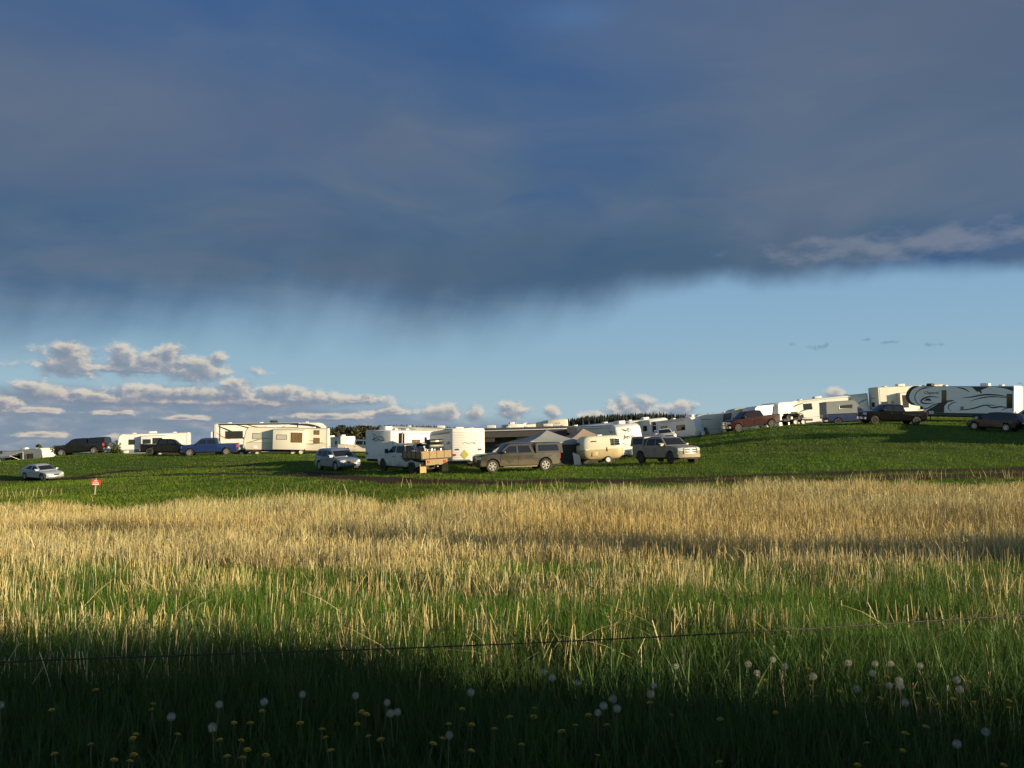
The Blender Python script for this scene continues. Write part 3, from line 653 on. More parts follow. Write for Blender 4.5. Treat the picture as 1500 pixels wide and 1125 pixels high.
def ribbon(parent, name, pts, w, m, y, thick=.004, taper=True):
    """curved painted stroke on a flank: pts are (x, z) control points, smoothed"""
    P = [Vector((p[0], 0, p[1])) for p in pts]; Q = []
    for i in range(len(P) - 1):
        p0, p1, p2, p3 = P[max(i - 1, 0)], P[i], P[i + 1], P[min(i + 2, len(P) - 1)]
        for k in range(8):
            t = k / 8; Q.append(.5 * ((2 * p1) + (p2 - p0) * t + (2 * p0 - 5 * p1 + 4 * p2 - p3) * t * t + (3 * p1 - p0 - 3 * p2 + p3) * t ** 3))
    Q.append(P[-1]); n = len(Q); A = []; B = []
    for i, q in enumerate(Q):
        t = (Q[min(i + 1, n - 1)] - Q[max(i - 1, 0)]).normalized(); nn = Vector((-t.z, 0, t.x))
        f = i / (n - 1); ww = w * ((math.sin(PI * min(max(f, .02), .98)) ** .7) if taper else 1) / 2
        A.append(q + nn * ww); B.append(q - nn * ww)
    b = MB(); sg = 1 if y > 0 else -1
    fv = [(b.b.verts.new((p.x, y + sg * thick, p.z)), b.b.verts.new((q.x, y + sg * thick, q.z))) for p, q in zip(A, B)]
    bv = [(b.b.verts.new((p.x, y - sg * .01, p.z)), b.b.verts.new((q.x, y - sg * .01, q.z))) for p, q in zip(A, B)]
    for i in range(n - 1):
        b.b.faces.new((fv[i][0], fv[i + 1][0], fv[i + 1][1], fv[i][1]))
        b.b.faces.new((fv[i][0], bv[i][0], bv[i + 1][0], fv[i + 1][0])); b.b.faces.new((fv[i][1], fv[i + 1][1], bv[i + 1][1], bv[i][1]))
    return b.build(name, m, parent, 0)
def decal_poly(parent, name, pts, m, y, thick=.004):
    sg = 1 if y > 0 else -1
    return MB().slab([(x, y - sg * .01, z) for x, z in pts], (0, sg * (.01 + thick), 0)).build(name, m, parent, 0)

# ------------------------------------------------------------------ numpy value noise
_g = rng.random((256, 256))
def vnoise(x, y, s=1.0, o=3, seed=0):
    x = np.asarray(x) * s + 37.7 * seed; y = np.asarray(y) * s + 91.3 * seed; out = 0; amp = 1; tot = 0
    for _ in range(o):
        xi = np.floor(x).astype(int); yi = np.floor(y).astype(int); fx = x - xi; fy = y - yi
        fx = fx * fx * (3 - 2 * fx); fy = fy * fy * (3 - 2 * fy)
        a = _g[xi % 256, yi % 256]; b = _g[(xi + 1) % 256, yi % 256]; c = _g[xi % 256, (yi + 1) % 256]; d = _g[(xi + 1) % 256, (yi + 1) % 256]
        out = out + amp * ((a * (1 - fx) + b * fx) * (1 - fy) + (c * (1 - fx) + d * fx) * fy); tot += amp
        amp *= .5; x = x * 2.03 + 11; y = y * 2.03 + 5
    return out / tot
# ------------------------------------------------------------------ ground sheet
def axis(a, b, step, far, k=1.13):
    out = list(np.arange(a, b + 1e-6, step)); s = step; x = b
    while x < far: s *= k; x += s; out.append(x)
    s = step; x = a; pre = []
    while x > -far: s *= k; x -= s; pre.append(x)
    return np.array(pre[::-1] + out)
xs = axis(-70, 75, .8, 5000); ys0 = axis(2, 135, .6, 5000); ys = ys0[ys0 > -400]
GX, GY = np.meshgrid(xs, ys); GZ = H0(GX, GY)
nx_, ny_ = len(xs), len(ys)
me = bpy.data.meshes.new('meadow_ground')
vv = np.stack([GX.ravel(), GY.ravel(), GZ.ravel()], 1)
idx = np.arange(nx_ * ny_).reshape(ny_, nx_); fc = np.stack([idx[:-1, :-1], idx[:-1, 1:], idx[1:, 1:], idx[1:, :-1]], -1).reshape(-1, 4)
def fast_mesh(me, v, f):
    k = f.shape[1]; me.vertices.add(len(v)); me.vertices.foreach_set('co', v.astype(np.float32).ravel())
    me.loops.add(f.size); me.loops.foreach_set('vertex_index', f.astype(np.int32).ravel())
    me.polygons.add(len(f)); me.polygons.foreach_set('loop_start', np.arange(0, f.size, k, dtype=np.int32)); me.update(calc_edges=True)
fast_mesh(me, vv, fc)
# wheel tracks worn through the meadow
trk_px = [[(-120, 706), (0, 704), (100, 702), (200, 699), (330, 694), (450, 698), (600, 708), (750, 708), (1000, 706), (1250, 702), (1520, 694), (1800, 685)],
          [(330, 692), (430, 691), (520, 699), (640, 704), (760, 706), (900, 703), (1100, 697), (1350, 690), (1600, 684)],
          [(60, 706), (180, 690), (330, 682), (470, 676)]]
trk_w = (1.2, .95, .8)
TR = [np.array([ground(a, b, 0, 30)[:2] for a, b in t]) for t in trk_px]
def dirt(x, y):
    x = np.asarray(x, float); y = np.asarray(y, float); out = np.zeros(x.shape)
    wob = (vnoise(x, y, .25, 3, 2) - .5) * 2.2
    for T, w in zip(TR, trk_w):
        dmin_ = np.full(x.shape, 1e9)
        for a, b in zip(T, T[1:]):
            ab = b - a; t = np.clip(((x - a[0]) * ab[0] + (y - a[1]) * ab[1]) / (ab @ ab), 0, 1)
            dmin_ = np.minimum(dmin_, np.hypot(x - a[0] - t * ab[0], y - a[1] - t * ab[1]))
        out = np.maximum(out, np.clip((w + wob * .5 - dmin_) / .5, 0, 1))
    return out
at_ = me.attributes.new('dirt', 'FLOAT', 'POINT'); at_.data.foreach_set('value', dirt(vv[:, 0], vv[:, 1]).astype(np.float32))
gm = mat('meadow_soil', (.05, .07, .02), .95, spec=.1); t = G(gm.node_tree); b = gm.node_tree.nodes['Principled BSDF']
c = t.node('ShaderNodeTexCoord').outputs['Object']; n = t.noise(c, .35, 6, .6); n2 = t.noise(c, 4, 5, .65)
col = t.mix(t.ss(n, .35, .65), (.040, .080, .012, 1), (.070, .115, .020, 1)); col = t.mix(t.m('MULTIPLY', t.ss(n2, .5, .72), .5), col, (.085, .075, .03, 1))
da = t.node('ShaderNodeAttribute', attribute_name='dirt').outputs['Fac']
col = t.mix(t.ss(t.m('ADD', da, t.m('MULTIPLY', t.m('SUBTRACT', n2, .5), .9)), .35, .7), col, t.mix(n2, (.028, .018, .010, 1), (.075, .048, .026, 1)))
t.put(b.inputs['Base Color'], col)
bp = t.node('ShaderNodeBump'); t.put(bp.inputs['Height'], n2); bp.inputs['Distance'].default_value = .12; t.put(b.inputs['Normal'], bp.outputs[0])
go = link('meadow_ground', me, gm, None, 0); tag(go, kind='structure')
for p in me.polygons: p.use_smooth = True

# ------------------------------------------------------------------ blades of grass and straw
def grassmat(name, transl=.28, rough=.6):
    m = bpy.data.materials.new(name); m.use_nodes = True; n_ = m.node_tree; t = G(n_); b = n_.nodes['Principled BSDF']
    a = t.node('ShaderNodeAttribute', attribute_name='tint').outputs['Color']
    t.put(b.inputs['Base Color'], a); b.inputs['Roughness'].default_value = rough; b.inputs['Specular IOR Level'].default_value = .25
    tr = t.node('ShaderNodeBsdfTranslucent'); t.put(tr.inputs[0], a)
    mx = t.node('ShaderNodeMixShader'); mx.inputs[0].default_value = transl
    n_.links.new(b.outputs[0], mx.inputs[1]); n_.links.new(tr.outputs[0], mx.inputs[2]); n_.links.new(mx.outputs[0], n_.nodes['Material Output'].inputs[0])
    return m
M['grass'] = grassmat('grass_blades', .30); M['meadow'] = grassmat('meadow_blades', .4); M['straw'] = grassmat('straw', .18)
def blades(x, y, h, w, lean, col, segs=3, droop=.5, tip=.12, z=None):
    n = len(x); z = H0(x, y) - .02 if z is None else z
    ya = rng.random(n) * 2 * PI; la = rng.random(n) * 2 * PI
    wx, wy = np.cos(ya) * w / 2, np.sin(ya) * w / 2; lx, ly = np.cos(la) * lean * h, np.sin(la) * lean * h
    V = np.empty((n, segs + 1, 2, 3), np.float32)
    for i in range(segs + 1):
        f = i / segs; g_ = f ** 1.8; k = (1 - f ** 2 * (1 - tip))
        cx = x + lx * (f * (1 - droop) + g_ * droop); cy = y + ly * (f * (1 - droop) + g_ * droop); cz = z + h * (f - droop * lean * .5 * f * f)
        V[:, i, 0] = np.stack([cx - wx * k, cy - wy * k, cz], -1); V[:, i, 1] = np.stack([cx + wx * k, cy + wy * k, cz], -1)
    base = np.arange(n)[:, None] * (segs + 1) * 2 + np.arange(segs)[None] * 2
    F = np.stack([base, base + 1, base + 3, base + 2], -1).reshape(-1, 4)
    Cc = np.repeat(col, (segs + 1) * 2, axis=0)
    return V.reshape(-1, 3), F, Cc
def stuff(name, parts, m, label, cat):
    v = []; f = []; c = []; o_ = 0
    for V, F, Cc in parts: v.append(V); f.append(F + o_); c.append(Cc); o_ += len(V)
    v = np.concatenate(v); f = np.concatenate(f); c = np.concatenate(c)
    me = bpy.data.meshes.new(name); fast_mesh(me, v, f)
    a = me.attributes.new('tint', 'FLOAT_COLOR', 'POINT'); a.data.foreach_set('color', np.concatenate([c, np.ones((len(c), 1))], 1).astype(np.float32).ravel())
    o = link(name, me, m, None, 0); tag(o, label, cat, kind='stuff'); return o
def scatter(n, y0, y1, margin=1.5, p=1.0):
    """points inside the widening strip the photo covers; density falls as depth ** p"""
    u = rng.random(n); y = (y0 ** (2 - p) + u * (y1 ** (2 - p) - y0 ** (2 - p))) ** (1 / (2 - p)) if p != 2 else y0 * (y1 / y0) ** u
    x = (rng.random(n) * 2 - 1) * (y * .60 + margin); return x, y
def tints(n, cols, weights=None, jit=.18):
    cols = np.array(cols); k = rng.choice(len(cols), n, p=weights); c = cols[k] * (1 + (rng.random((n, 1)) - .5) * 2 * jit) * (1 + (rng.random((n, 3)) - .5) * .12); return np.clip(c, 0, 1)
GREENS = [(.07, .16, .016), (.09, .19, .02), (.12, .21, .025), (.05, .12, .014), (.15, .21, .035)]
STRAWS = [(.52, .42, .18), (.60, .50, .23), (.43, .34, .14), (.62, .54, .30), (.29, .22, .10)]
def reed_zone(x, y):
    """0 at the roadside, 1 in the thick dead reeds"""
    e = 11.8 + (vnoise(x, y, .35, 3, 5) - .5) * 10 - .05 * x + (vnoise(x, y, 1.3, 2, 55) - .5) * 4
    return np.clip((y - e) / 8.5, 0, 1)
def reed_back(x):
    return 35.5 + (vnoise(x, x * 0, .13, 3, 8) - .5) * 10 + (vnoise(x, x * 0, .6, 3, 18) - .5) * 9
# green grass of the ditch and the roadside
x, y = scatter(165000, 2.6, 12, 1.2, 1.15); q = rng.integers(0, 15000, len(x)); qx, qy = scatter(15000, 2.6, 12, 1.2, 1.15); f_ = rng.random(len(x)) < .72; x = np.where(f_, qx[q] + rng.normal(size=len(x)) * .035, x); y = np.where(f_, qy[q] + rng.normal(size=len(x)) * .035, y); n = len(x); pt = vnoise(x, y, .9, 3, 1)
h = (.17 + .26 * rng.random(n)) * (.62 + .75 * pt) * np.interp(y, [2.6, 4.8, 7.5, 12], [.74, .9, 1.02, 1.0]); lean = .1 + .5 * rng.random(n) ** 1.6
w = .0045 + .0045 * rng.random(n)
near_shade = np.clip(1.25 - (y - 4.5) / 3.2 + (vnoise(x, y, .7, 2, 61) - .5), 0, 1)[:, None]   # near blades coloured darker to deepen the foreground shade, fading out with depth
P1 = blades(x, y, h, w, lean, tints(n, GREENS) * (1 - near_shade) + tints(n, [(.035, .085, .014), (.05, .105, .018), (.06, .08, .024)]) * near_shade, 3, .6)
x, y = scatter(130000, 12, 30, 1.5, 1.3); q = rng.integers(0, 16000, len(x)); qx, qy = scatter(16000, 12, 30, 1.5, 1.3); f_ = rng.random(len(x)) < .75; x = np.where(f_, qx[q] + rng.normal(size=len(x)) * .06, x); y = np.where(f_, qy[q] + rng.normal(size=len(x)) * .06, y); n = len(x); k = vnoise(x, y, .45, 3, 3) > reed_zone(x, y) * .75 - .06
x, y = x[k], y[k]; n = len(x)
P2 = blades(x, y, (.24 + .28 * rng.random(n)) * np.interp(y, [12, 30], [1.0, .8]), .008 + .008 * rng.random(n), .08 + .35 * rng.random(n) ** 1.5, tints(n, GREENS), 3, .5)
# broad upright leaves in clumps
x, y = scatter(9000, 5, 16, 1.2, 1.2); k = vnoise(x, y, .6, 2, 9) > .52; x, y = x[k], y[k]; n = len(x)
P3 = blades(x, y, .28 + .25 * rng.random(n), .011 + .007 * rng.random(n), .15 + .4 * rng.random(n), tints(n, [(.07, .15, .03), (.10, .18, .05)]), 4, .7, .05)
# low weeds at the very front
x, y = scatter(26000, 2.6, 8, 1.2, 1.1); n = len(x)
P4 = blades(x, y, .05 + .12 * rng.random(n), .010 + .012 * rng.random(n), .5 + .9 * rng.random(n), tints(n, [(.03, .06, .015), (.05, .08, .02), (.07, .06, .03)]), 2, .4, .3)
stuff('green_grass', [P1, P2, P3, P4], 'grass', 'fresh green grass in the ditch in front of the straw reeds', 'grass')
# dead straw: sparse broken stalks near, thick reeds beyond
PR = []
x, y = scatter(230000, 5.6, 20, 1.5, 1.0); q = rng.integers(0, 34000, len(x)); qx, qy = scatter(34000, 5.6, 20, 1.5, 1.0); x = qx[q] + rng.normal(size=len(x)) * .045; y = qy[q] + rng.normal(size=len(x)) * .045; z_ = reed_zone(x, y); k = rng.random(len(x)) < np.clip(.25 + z_ * 1.05, 0, 1) * np.clip((y - 5.7 - np.clip(x * .2, -1.2, 0)) / 2.4, .02, 1) * (vnoise(x, y, .8, 3, 12) * 3.4 - 1.25).clip(.04, 1)
x, y = x[k], y[k]; n = len(x)
PR.append(blades(x, y, (.26 + .36 * rng.random(n)) * (.75 + .55 * vnoise(x, y, .5, 2, 4)) * np.interp(y, [7, 11, 18], [.66, .88, 1.2]), .005 + .008 * rng.random(n), .03 + .5 * rng.random(n) ** 1.8, tints(n, STRAWS), 3, .25, .45))
x, y = scatter(170000, 15, 40, 2.0, 1.15); z_ = reed_zone(x, y); bk = reed_back(x); k = (rng.random(len(x)) < z_ * np.clip(.25 + 1.4 * vnoise(x, y, .35, 3, 14), .25, 1) * (1 - .6 * np.exp(-((y - 18.5 - 3 * (vnoise(x, y, .2, 2, 41) - .5)) / 1.9) ** 2))) & (y < bk + (rng.random(len(x)) ** 3) * 3.0)
x, y = x[k], y[k]; n = len(x)
hh = (.42 + .60 * rng.random(n) ** .8) * (.70 + .55 * vnoise(x, y, .28, 3, 6)) * np.interp(y, [15, 20, 30], [.75, .95, 1.05]) * np.clip((reed_back(x) + 3 - y) / 4 * .4 + .6, .6, 1)
cs_ = tints(n, STRAWS, [.3, .3, .2, .1, .1]) * (.62 + .62 * vnoise(x, y, .5, 3, 44))[:, None] * (1 + (vnoise(x, y, .22, 3, 45)[:, None] - .5) * np.array([[.1, -.15, -.5]]))
PR.append(blades(x, y, hh, .008 + .010 * rng.random(n), .02 + .24 * rng.random(n) ** 1.6, cs_, 3, .35, .3))
k = rng.random(n) < .85; x2, y2 = x[k] + rng.normal(size=k.sum()) * .05, y[k]; n2 = len(x2)
PR.append(blades(x2, y2, .12 + .24 * rng.random(n2), .007 + .010 * rng.random(n2), .25 + .9 * rng.random(n2), cs_[k] * 1.04, 2, .8, .25, z=H0(x2, y2) + hh[k] * (.25 + .65 * rng.random(n2))))
# broken and leaning stalks, bent leaves hanging from them
x, y = scatter(9000, 6.5, 30, 1.5, 1.2); z_ = reed_zone(x, y); k = rng.random(len(x)) < .15 + z_; x, y = x[k], y[k]; n = len(x)
PR.append(blades(x, y, .25 + .45 * rng.random(n), .006 + .008 * rng.random(n), .6 + 1.2 * rng.random(n), tints(n, STRAWS), 4, .6, .3))
# outliers that stand in the meadow edge
x, y = scatter(5200, 34, 50, 2, 1.2); k = vnoise(x, y, .22, 3, 17) > .56; x, y = x[k], y[k]; n = len(x)
PR.append(blades(x, y, .35 + .35 * rng.random(n), .012 + .01 * rng.random(n), .1 + .4 * rng.random(n), tints(n, STRAWS), 3, .4, .3))
stuff('dry_reeds', PR, 'straw', 'pale dead reeds and broken straw stalks across the ditch', 'reeds')
# meadow tufts on the slope
x, y = scatter(520000, 31, 125, 4, 1.2); dr = dirt(x, y); k = rng.random(len(x)) > dr * 1.05; x, y = x[k], y[k]; n = len(x); pt = vnoise(x, y, .16, 4, 21); p2 = vnoise(x, y, .7, 3, 22)
colm = tints(n, [(.090, .18, .010), (.12, .21, .014), (.065, .145, .009), (.16, .21, .020)]) * (.55 + .9 * vnoise(x, y, .10, 3, 31))[:, None] 
colm = colm * np.stack([np.interp(y, [32, 52], [1.5, 1]), np.interp(y, [32, 52], [1.12, 1]), np.ones(n)], 1)
dry = (rng.random(n) < np.clip((pt - .55) * 1.6, .01, .22))[:, None]; colm = np.where(dry, tints(n, [(.30, .25, .10), (.22, .19, .07)]), colm)
x3, y3 = scatter(60000, 32, 80, 3, 1.4); k3 = (vnoise(x3, y3, .45, 3, 71) > .60) & (dirt(x3, y3) < .2); x3, y3 = x3[k3], y3[k3]; n3 = len(x3)
TUFT = blades(x3, y3, .14 + .18 * rng.random(n3), .010 + .012 * rng.random(n3), .15 + .5 * rng.random(n3), tints(n3, [(.12, .21, .015), (.17, .21, .03), (.24, .22, .07), (.08, .16, .012)]), 3, .5, .2)
stuff('meadow_grass', [TUFT, blades(x, y, (.05 + .10 * rng.random(n)) * (.6 + .9 * p2) * np.interp(y, [31, 60, 125], [1.3, 1.0, .9]), (.010 + .012 * rng.random(n)) * np.interp(y, [31, 125], [1, 2.4]), .1 + .7 * rng.random(n), colm, 2, .4, .2)], 'meadow', 'short uneven green grass covering the meadow slope', 'grass')

# ================================================================== VEHICLES AND TRAILERS
hw = 1.22
# -- far left fifth wheel below the crest
o = rv('camper_trailer', 'cream travel trailer half sunk behind the grass crest with an open awning, farthest left', 'trailer', 8.0, 3.1, nose='slant', shell='cream', side=-1,
       wins=[(.9, 2.0, 1.75, 2.35, 'brownreflect')], acs=(-.9,), vents=(.9,), awn=(-3.6, .2, 2.2, .55, 'awnw', 2.75), endwin=[])
MB().box(-3.3, -.3, -1.30, -1.235, 1.0, 2.3).build('window', 'glass', o)
put(o, 47, 128, -20, L=8)
# -- silver coupe on the track
o = car('parked_coupe', 'pale silver two-door coupe parked by the dirt track, nose to the right', 'car', 'coupepaint', coupe_spec(), rim='rim')
put(o, 65, 80, -31, L=4.4)
# -- charcoal pickup with cap on the crest
o = car('pickup_truck', 'charcoal pickup with a dark bed cap standing alone on the left crest', 'pickup truck', 'charc', pickup_spec(bmat='chrome'), cap={'z': 1.9}, rim='rim')
put(o, 123, 101, 180, L=5.8)
# -- white travel trailer behind the dark truck
o = rv('travel_trailer', 'white travel trailer with a slide-out, behind the black pickup on the left', 'trailer', 9.0, 3.15, nose='slant', side=1,
       wins=[(2.25, 2.95, 1.75, 2.35, 'glass')], slides=[(-1.6, 1.35, .85, 2.75, .7, [(.2, 1.1, 1.8, 2.3, 'glass'), (-1.2, -.1, 1.75, 2.45, 'glass')])],
       acs=(.2,), vents=(2.4, -2.6), lowband=(.5, 'graph2'))
put(o, 228, 118, 193, L=9)
# -- black pickup facing right
o = car('pickup_truck', 'black pickup nosed up behind the blue one, bed towards the white trailer', 'pickup truck', 'blackp', pickup_spec(r=.42), rim='darkrim')
put(o, 246, 103, 8, L=5.8)
# -- blue pickup
o = car('pickup_truck', 'bright blue crew-cab pickup parked on the crest beside the beige trailer', 'pickup truck', 'blue', pickup_spec(L=6.0), rim='rim')
put(o, 310, 96, 189, L=6)
# -- toy hauler fifth wheel
o = rv('toy_hauler', 'long white fifth wheel with black swooshes and side awning, behind the beige trailer', 'fifth wheel trailer', 13.2, 4.0, Wd=2.5, nose='fifth', tail='ramp', kind='fifth', side=-1, axles=(-3.4, -2.5, -1.6),
       wins=[(-5.2, -3.3, 2.2, 3.0, 'glass')], slides=[(-.6, 3.0, 1.3, 3.4, .5, [(.2, 1.6, 2.2, 2.9, 'glass')])], door=(-2.6, .75), vents=(-4.9, -1.2, 4.2), awn=(-5.9, 3.2, 0, 0, 'dark', 3.86, 'dark'))
MB().box(-.2, .75, -.4, .4, 3.98, 4.3, .12, 3).build('air_conditioner', 'dark', o)
for pts, w_, mm in (([(-6.2, 3.7), (-4.8, 3.1), (-3.2, 2.2), (-1.4, 1.6)], .20, 'graph'), ([(-4.2, 3.85), (-2.6, 3.4), (-1.0, 2.8), (.3, 2.0)], .16, 'graph'), ([(-3.0, 3.85), (-1.6, 3.5), (.4, 3.3), (1.8, 3.6)], .13, 'graph'),
                    ([(2.2, 3.75), (4.2, 3.7), (5.6, 3.35), (6.45, 2.7)], .30, 'graph'), ([(3.2, 3.2), (4.6, 3.15), (5.8, 2.9)], .24, 'graph'), ([(-6.3, 2.9), (-5.4, 2.3), (-4.6, 2.1)], .12, 'orange'), ([(-2.4, 2.6), (-1.2, 2.2), (-.2, 1.5)], .14, 'graph')):
    ribbon(o, 'side_swoosh', pts, w_, mm, -1.25 - .012 * 0)
MB().box(-6.9, -6.58, -1.1, 1.1, 1.2, 3.0).build('ramp_door', 'white', o)
put(o, 399, 108, 12, L=13)
# -- beige travel trailer with slide-out (brown windows)
o = rv('travel_trailer', 'beige travel trailer with a slide-out and windows coloured with a brown reflection, beside the silver SUV', 'trailer', 9.3, 3.05, nose='slant', shell='cream', side=1,
       wins=[(3.0 - .35, 3.95 - .35, 1.75, 2.3, 'blind'), (-3.55, -3.0, 2.35, 2.75, 'brownreflect'), (-3.6, -3.0, 1.4, 1.9, 'brownreflect')],
       slides=[(-2.0, 1.35, .62, 2.78, .8, [(-.1, .95, 1.75, 2.2, 'blind'), (-1.75, -.6, 1.45, 2.45, 'brownreflect')])], axles=(-1.65, -.75), vents=(2.2, -2.9), acs=(), lowband=(.75, 'beige'))
for pts in ([(4.3, 1.25), (3.6, 1.45), (2.6, 1.75), (1.6, 1.8)], [(-2.3, 1.15), (-3.2, 1.3), (-4.2, 1.5)], [(-2.4, 1.65), (-3.0, 1.62), (-3.6, 1.7)]):
    ribbon(o, 'side_swoosh', pts, .09, 'graph2', 1.225)
put(o, 421, 100, 189, L=9)
# -- silver SUV
o = car('parked_suv', 'silver blue SUV facing right in the long shade, beside the flatbed truck', 'SUV', 'silver', suv_spec(L=4.7), rim='rim')
put(o, 496, 68, -52, L=4.6)
# -- small far units behind the SUV
o = car('pickup_truck', 'two-tone white pickup half hidden behind the white bumper-pull trailer', 'pickup truck', 'tan', pickup_spec(L=6.0, W=2.05, r=.43), rim='rim')
put(o, 530, 109, 4, L=6)
o = rv('travel_trailer', 'small white trailer far off between beige trailer and two-tone pickup', 'trailer', 6.0, 2.9, nose='round', side=1, wins=[(.6, 1.4, 1.6, 2.2, 'glass')], acs=(0,))
put(o, 487, 150, 200, L=6)
o = rv('truck_trailer', 'tiny pale trailer far off, its end catching the sun left of the two-tone pickup', 'trailer', 5.0, 2.7, nose='flat', side=1, wins=[(-.8, .2, 1.5, 2.0, 'glass')], acs=(0,))
put(o, 503, 142, 120, L=5)
# -- white travel trailer, rear towards us
o = rv('travel_trailer', 'white trailer with a looping line drawing on its shaded rear, behind the flatbed truck', 'trailer', 8.3, 2.95, Wd=2.5, z0=.6, nose='slant', side=-1,
       wins=[(-3.0, -2.2, 1.9, 2.65, 'glass'), (-.9, .3, 1.35, 2.1, 'brownreflect')], acs=(-3.0,), vents=(-1.2, .6), door=(.9, .7), awn=(-2.6, 3.2, .0, .2, 'ac', 2.72))
b = MB()
def loopline(P, r=.018, x=-4.17):
    Q = []
    for i in range(len(P) - 1):
        p0, p1, p2, p3 = [Vector((x, q[0], q[1])) for q in (P[max(i - 1, 0)], P[i], P[i + 1], P[min(i + 2, len(P) - 1)])]
        for k in range(6):
            t = k / 6; Q.append(.5 * ((2 * p1) + (p2 - p0) * t + (2 * p0 - 5 * p1 + 4 * p2 - p3) * t * t + (3 * p1 - p0 - 3 * p2 + p3) * t ** 3))
    return Q
for P in ([(.55, 2.62), (.25, 2.55), (.05, 2.35), (-.2, 2.42), (-.45, 2.35), (-.6, 2.1), (-.35, 2.12)], [(.45, 2.45), (.3, 2.2), (.5, 2.15), (.2, 2.3), (-.1, 2.15), (-.4, 2.05)], [(.5, 2.2), (.15, 2.05), (-.2, 2.25)]):
    b.tube(loopline(P), .02, 5)
b.build('rear_drawing', 'graph', o, 0)
for yy in (-.5, 0, .5): MB().box(-4.17, -4.14, yy - .05, yy + .05, 2.82, 2.87).build('marker_light', 'tail', o)
put(o, 554, 72, 65, anchor=(-4.15, 0), L=8)
# -- flatbed work truck
fs = pickup_spec(L=6.5, W=2.0, r=.44, bed=None)
h_ = 3.25
fs['top'] = [(h_ - .06, .5), (h_, .62), (h_, 1.05), (h_ - .05, 1.18), (h_ - .25, 1.26), (h_ - .9, 1.32), (h_ - 1.5, 1.36), (h_ - 3.95, 1.36), (h_ - 4.0, 1.3), (h_ - 4.0, .85), (h_ - 4.2, .80), (-h_ + .3, .80), (-h_ + .25, .60)]
fs['ax'] = (h_ - 1.0, -h_ + 1.5); fs['belt'] = 1.32; fs['roof'] = 2.02
dzz = .09
fs['gh'] = [(x, z + dzz) for x, z in fs['gh']]; fs['win'] = [[(x + .0, z + dzz) for x, z in w] for w in fs['win']]
q = h_ - 2.925
fs['gh'] = [(x, z) for x, z in fs['gh']]
def shift(sp, d):
    sp['ws'] = tuple((x, z + d) for x, z in sp['ws']); sp['rw'] = tuple((x, z + d) for x, z in sp['rw']); return sp
shift(fs, dzz); fs['tail'] = (h_ - .4, .62, .74); fs['bumper'] = None; fs['mirmat'] = 'dark'; fs['mh'] = .3; fs['grmat'] = 'dark'
o = car('flatbed_truck', 'muddy white crew-cab truck with a board-sided flatbed carrying a cooker', 'flatbed truck', 'whitep', fs, rim='darkrim')
xa, xb = -3.35, -.85
bd = MB().box(xa, xb, -1.18, 1.18, .98, 1.06).box(xa + .1, xb - .1, -.5, -.4, .80, .98).box(xa + .1, xb - .1, .4, .5, .80, .98).build('flatbed_deck', 'chassis', o)
for sg in (1, -1):
    b = MB()
    for zz in (1.10, 1.34): b.box(xa, xb, sg * 1.14, sg * 1.18, zz, zz + .22)
    sb = b.build('side_boards', 'wood', bd)
    b = MB()
    for xx in np.linspace(xa + .1, xb - .1, 5): b.box(xx - .03, xx + .03, sg * 1.18, sg * 1.21, .98, 1.62)
    b.build('board_stakes', 'dark', bd)
b = MB()
for k in range(4): b.box(xa - .04, xa, -1.14 + .575 * k, -1.14 + .575 * k + .54, 1.07, 1.56)
b.build('tailboard', 'wood', bd)
MB().box(xa - .03, xa + .02, -.85, .85, .62, 1.0).build('tail_panel', 'wood', bd)
for yy in (-.7, .55): MB().box(xa - .08, xa - .02, yy, yy + .16, .78, .92).build('tail_light', 'tail', bd)
MB().tube([(xa - .15, 0, .55), (xa + .4, 0, .55)], .06, 8).tube([(xa - .15, 0, .55), (xa - .15, 0, .68)], .05, 8).build('tow_ball', 'chrome', bd)
for sg in (1, -1): MB().box(xa + .32, xa + .35, sg * .62, sg * 1.1, .12, .72).build('mud_flap', 'cardboard', bd)
MB().box(xb + .02, xb + .1, -1.05, 1.05, 1.06, 1.12).box(xb + .02, xb + .1, -1.05, -.98, 1.06, 2.05).box(xb + .02, xb + .1, .98, 1.05, 1.06, 2.05).box(xb + .02, xb + .1, -1.05, 1.05, 1.98, 2.05).build('headache_rack', 'dark', bd)
put(o, 603, 62, 127, L=6.4)
TRUCK = o.copy()
# things standing on the flatbed: the barrel cooker and the dirt bike in front of it
def on_truck(ob, lx, ly, lz, rz=0):
    bpy.context.view_layer.update()
    m = FT.matrix_world @ Matrix.Translation((lx, ly, lz)) @ Matrix.Rotation(R(rz), 4, 'Z'); ob.matrix_world = m
FT = o; bpy.data.objects.remove(TRUCK)
ck = empty('barrel_cooker', 'dark green lidded cooker on a stand at the tail of the flatbed', 'cooker')
def drum(x0, x1, r, z, a0=0, a1=2 * PI, k=20):
    b = MB(); rows = []
    for xx, rr in ((x0, r * .0 + .02), (x0, r * .94), (x0 + .04, r), (x1 - .04, r), (x1, r * .94), (x1, .02)):
        rows.append([b.b.verts.new((rr * math.cos(a0 + (a1 - a0) * j / k), xx, z + rr * .8 * math.sin(a0 + (a1 - a0) * j / k))) for j in range(k + 1)])
    for A, B in zip(rows, rows[1:]):
        for j in range(k): b.b.faces.new((A[j], A[j + 1], B[j + 1], B[j]))
    return b
kb = MB().box(-.30, .30, -.62, .62, .62, .95, .10, 3).build('firebox', 'green', ck)
ld = MB().box(-.31, .31, -.60, .60, .965, 1.24, .12, 3).build('lid', 'green', ck); MB().tube([(-.36, -.25, 1.05), (-.40, -.25, 1.05), (-.40, .25, 1.05), (-.36, .25, 1.05)], .018, 6).build('handle', 'chrome', ld)
MB().box(-.33, -.30, -.12, .12, 1.08, 1.16).build('badge', 'chrome', ld)
b = MB()
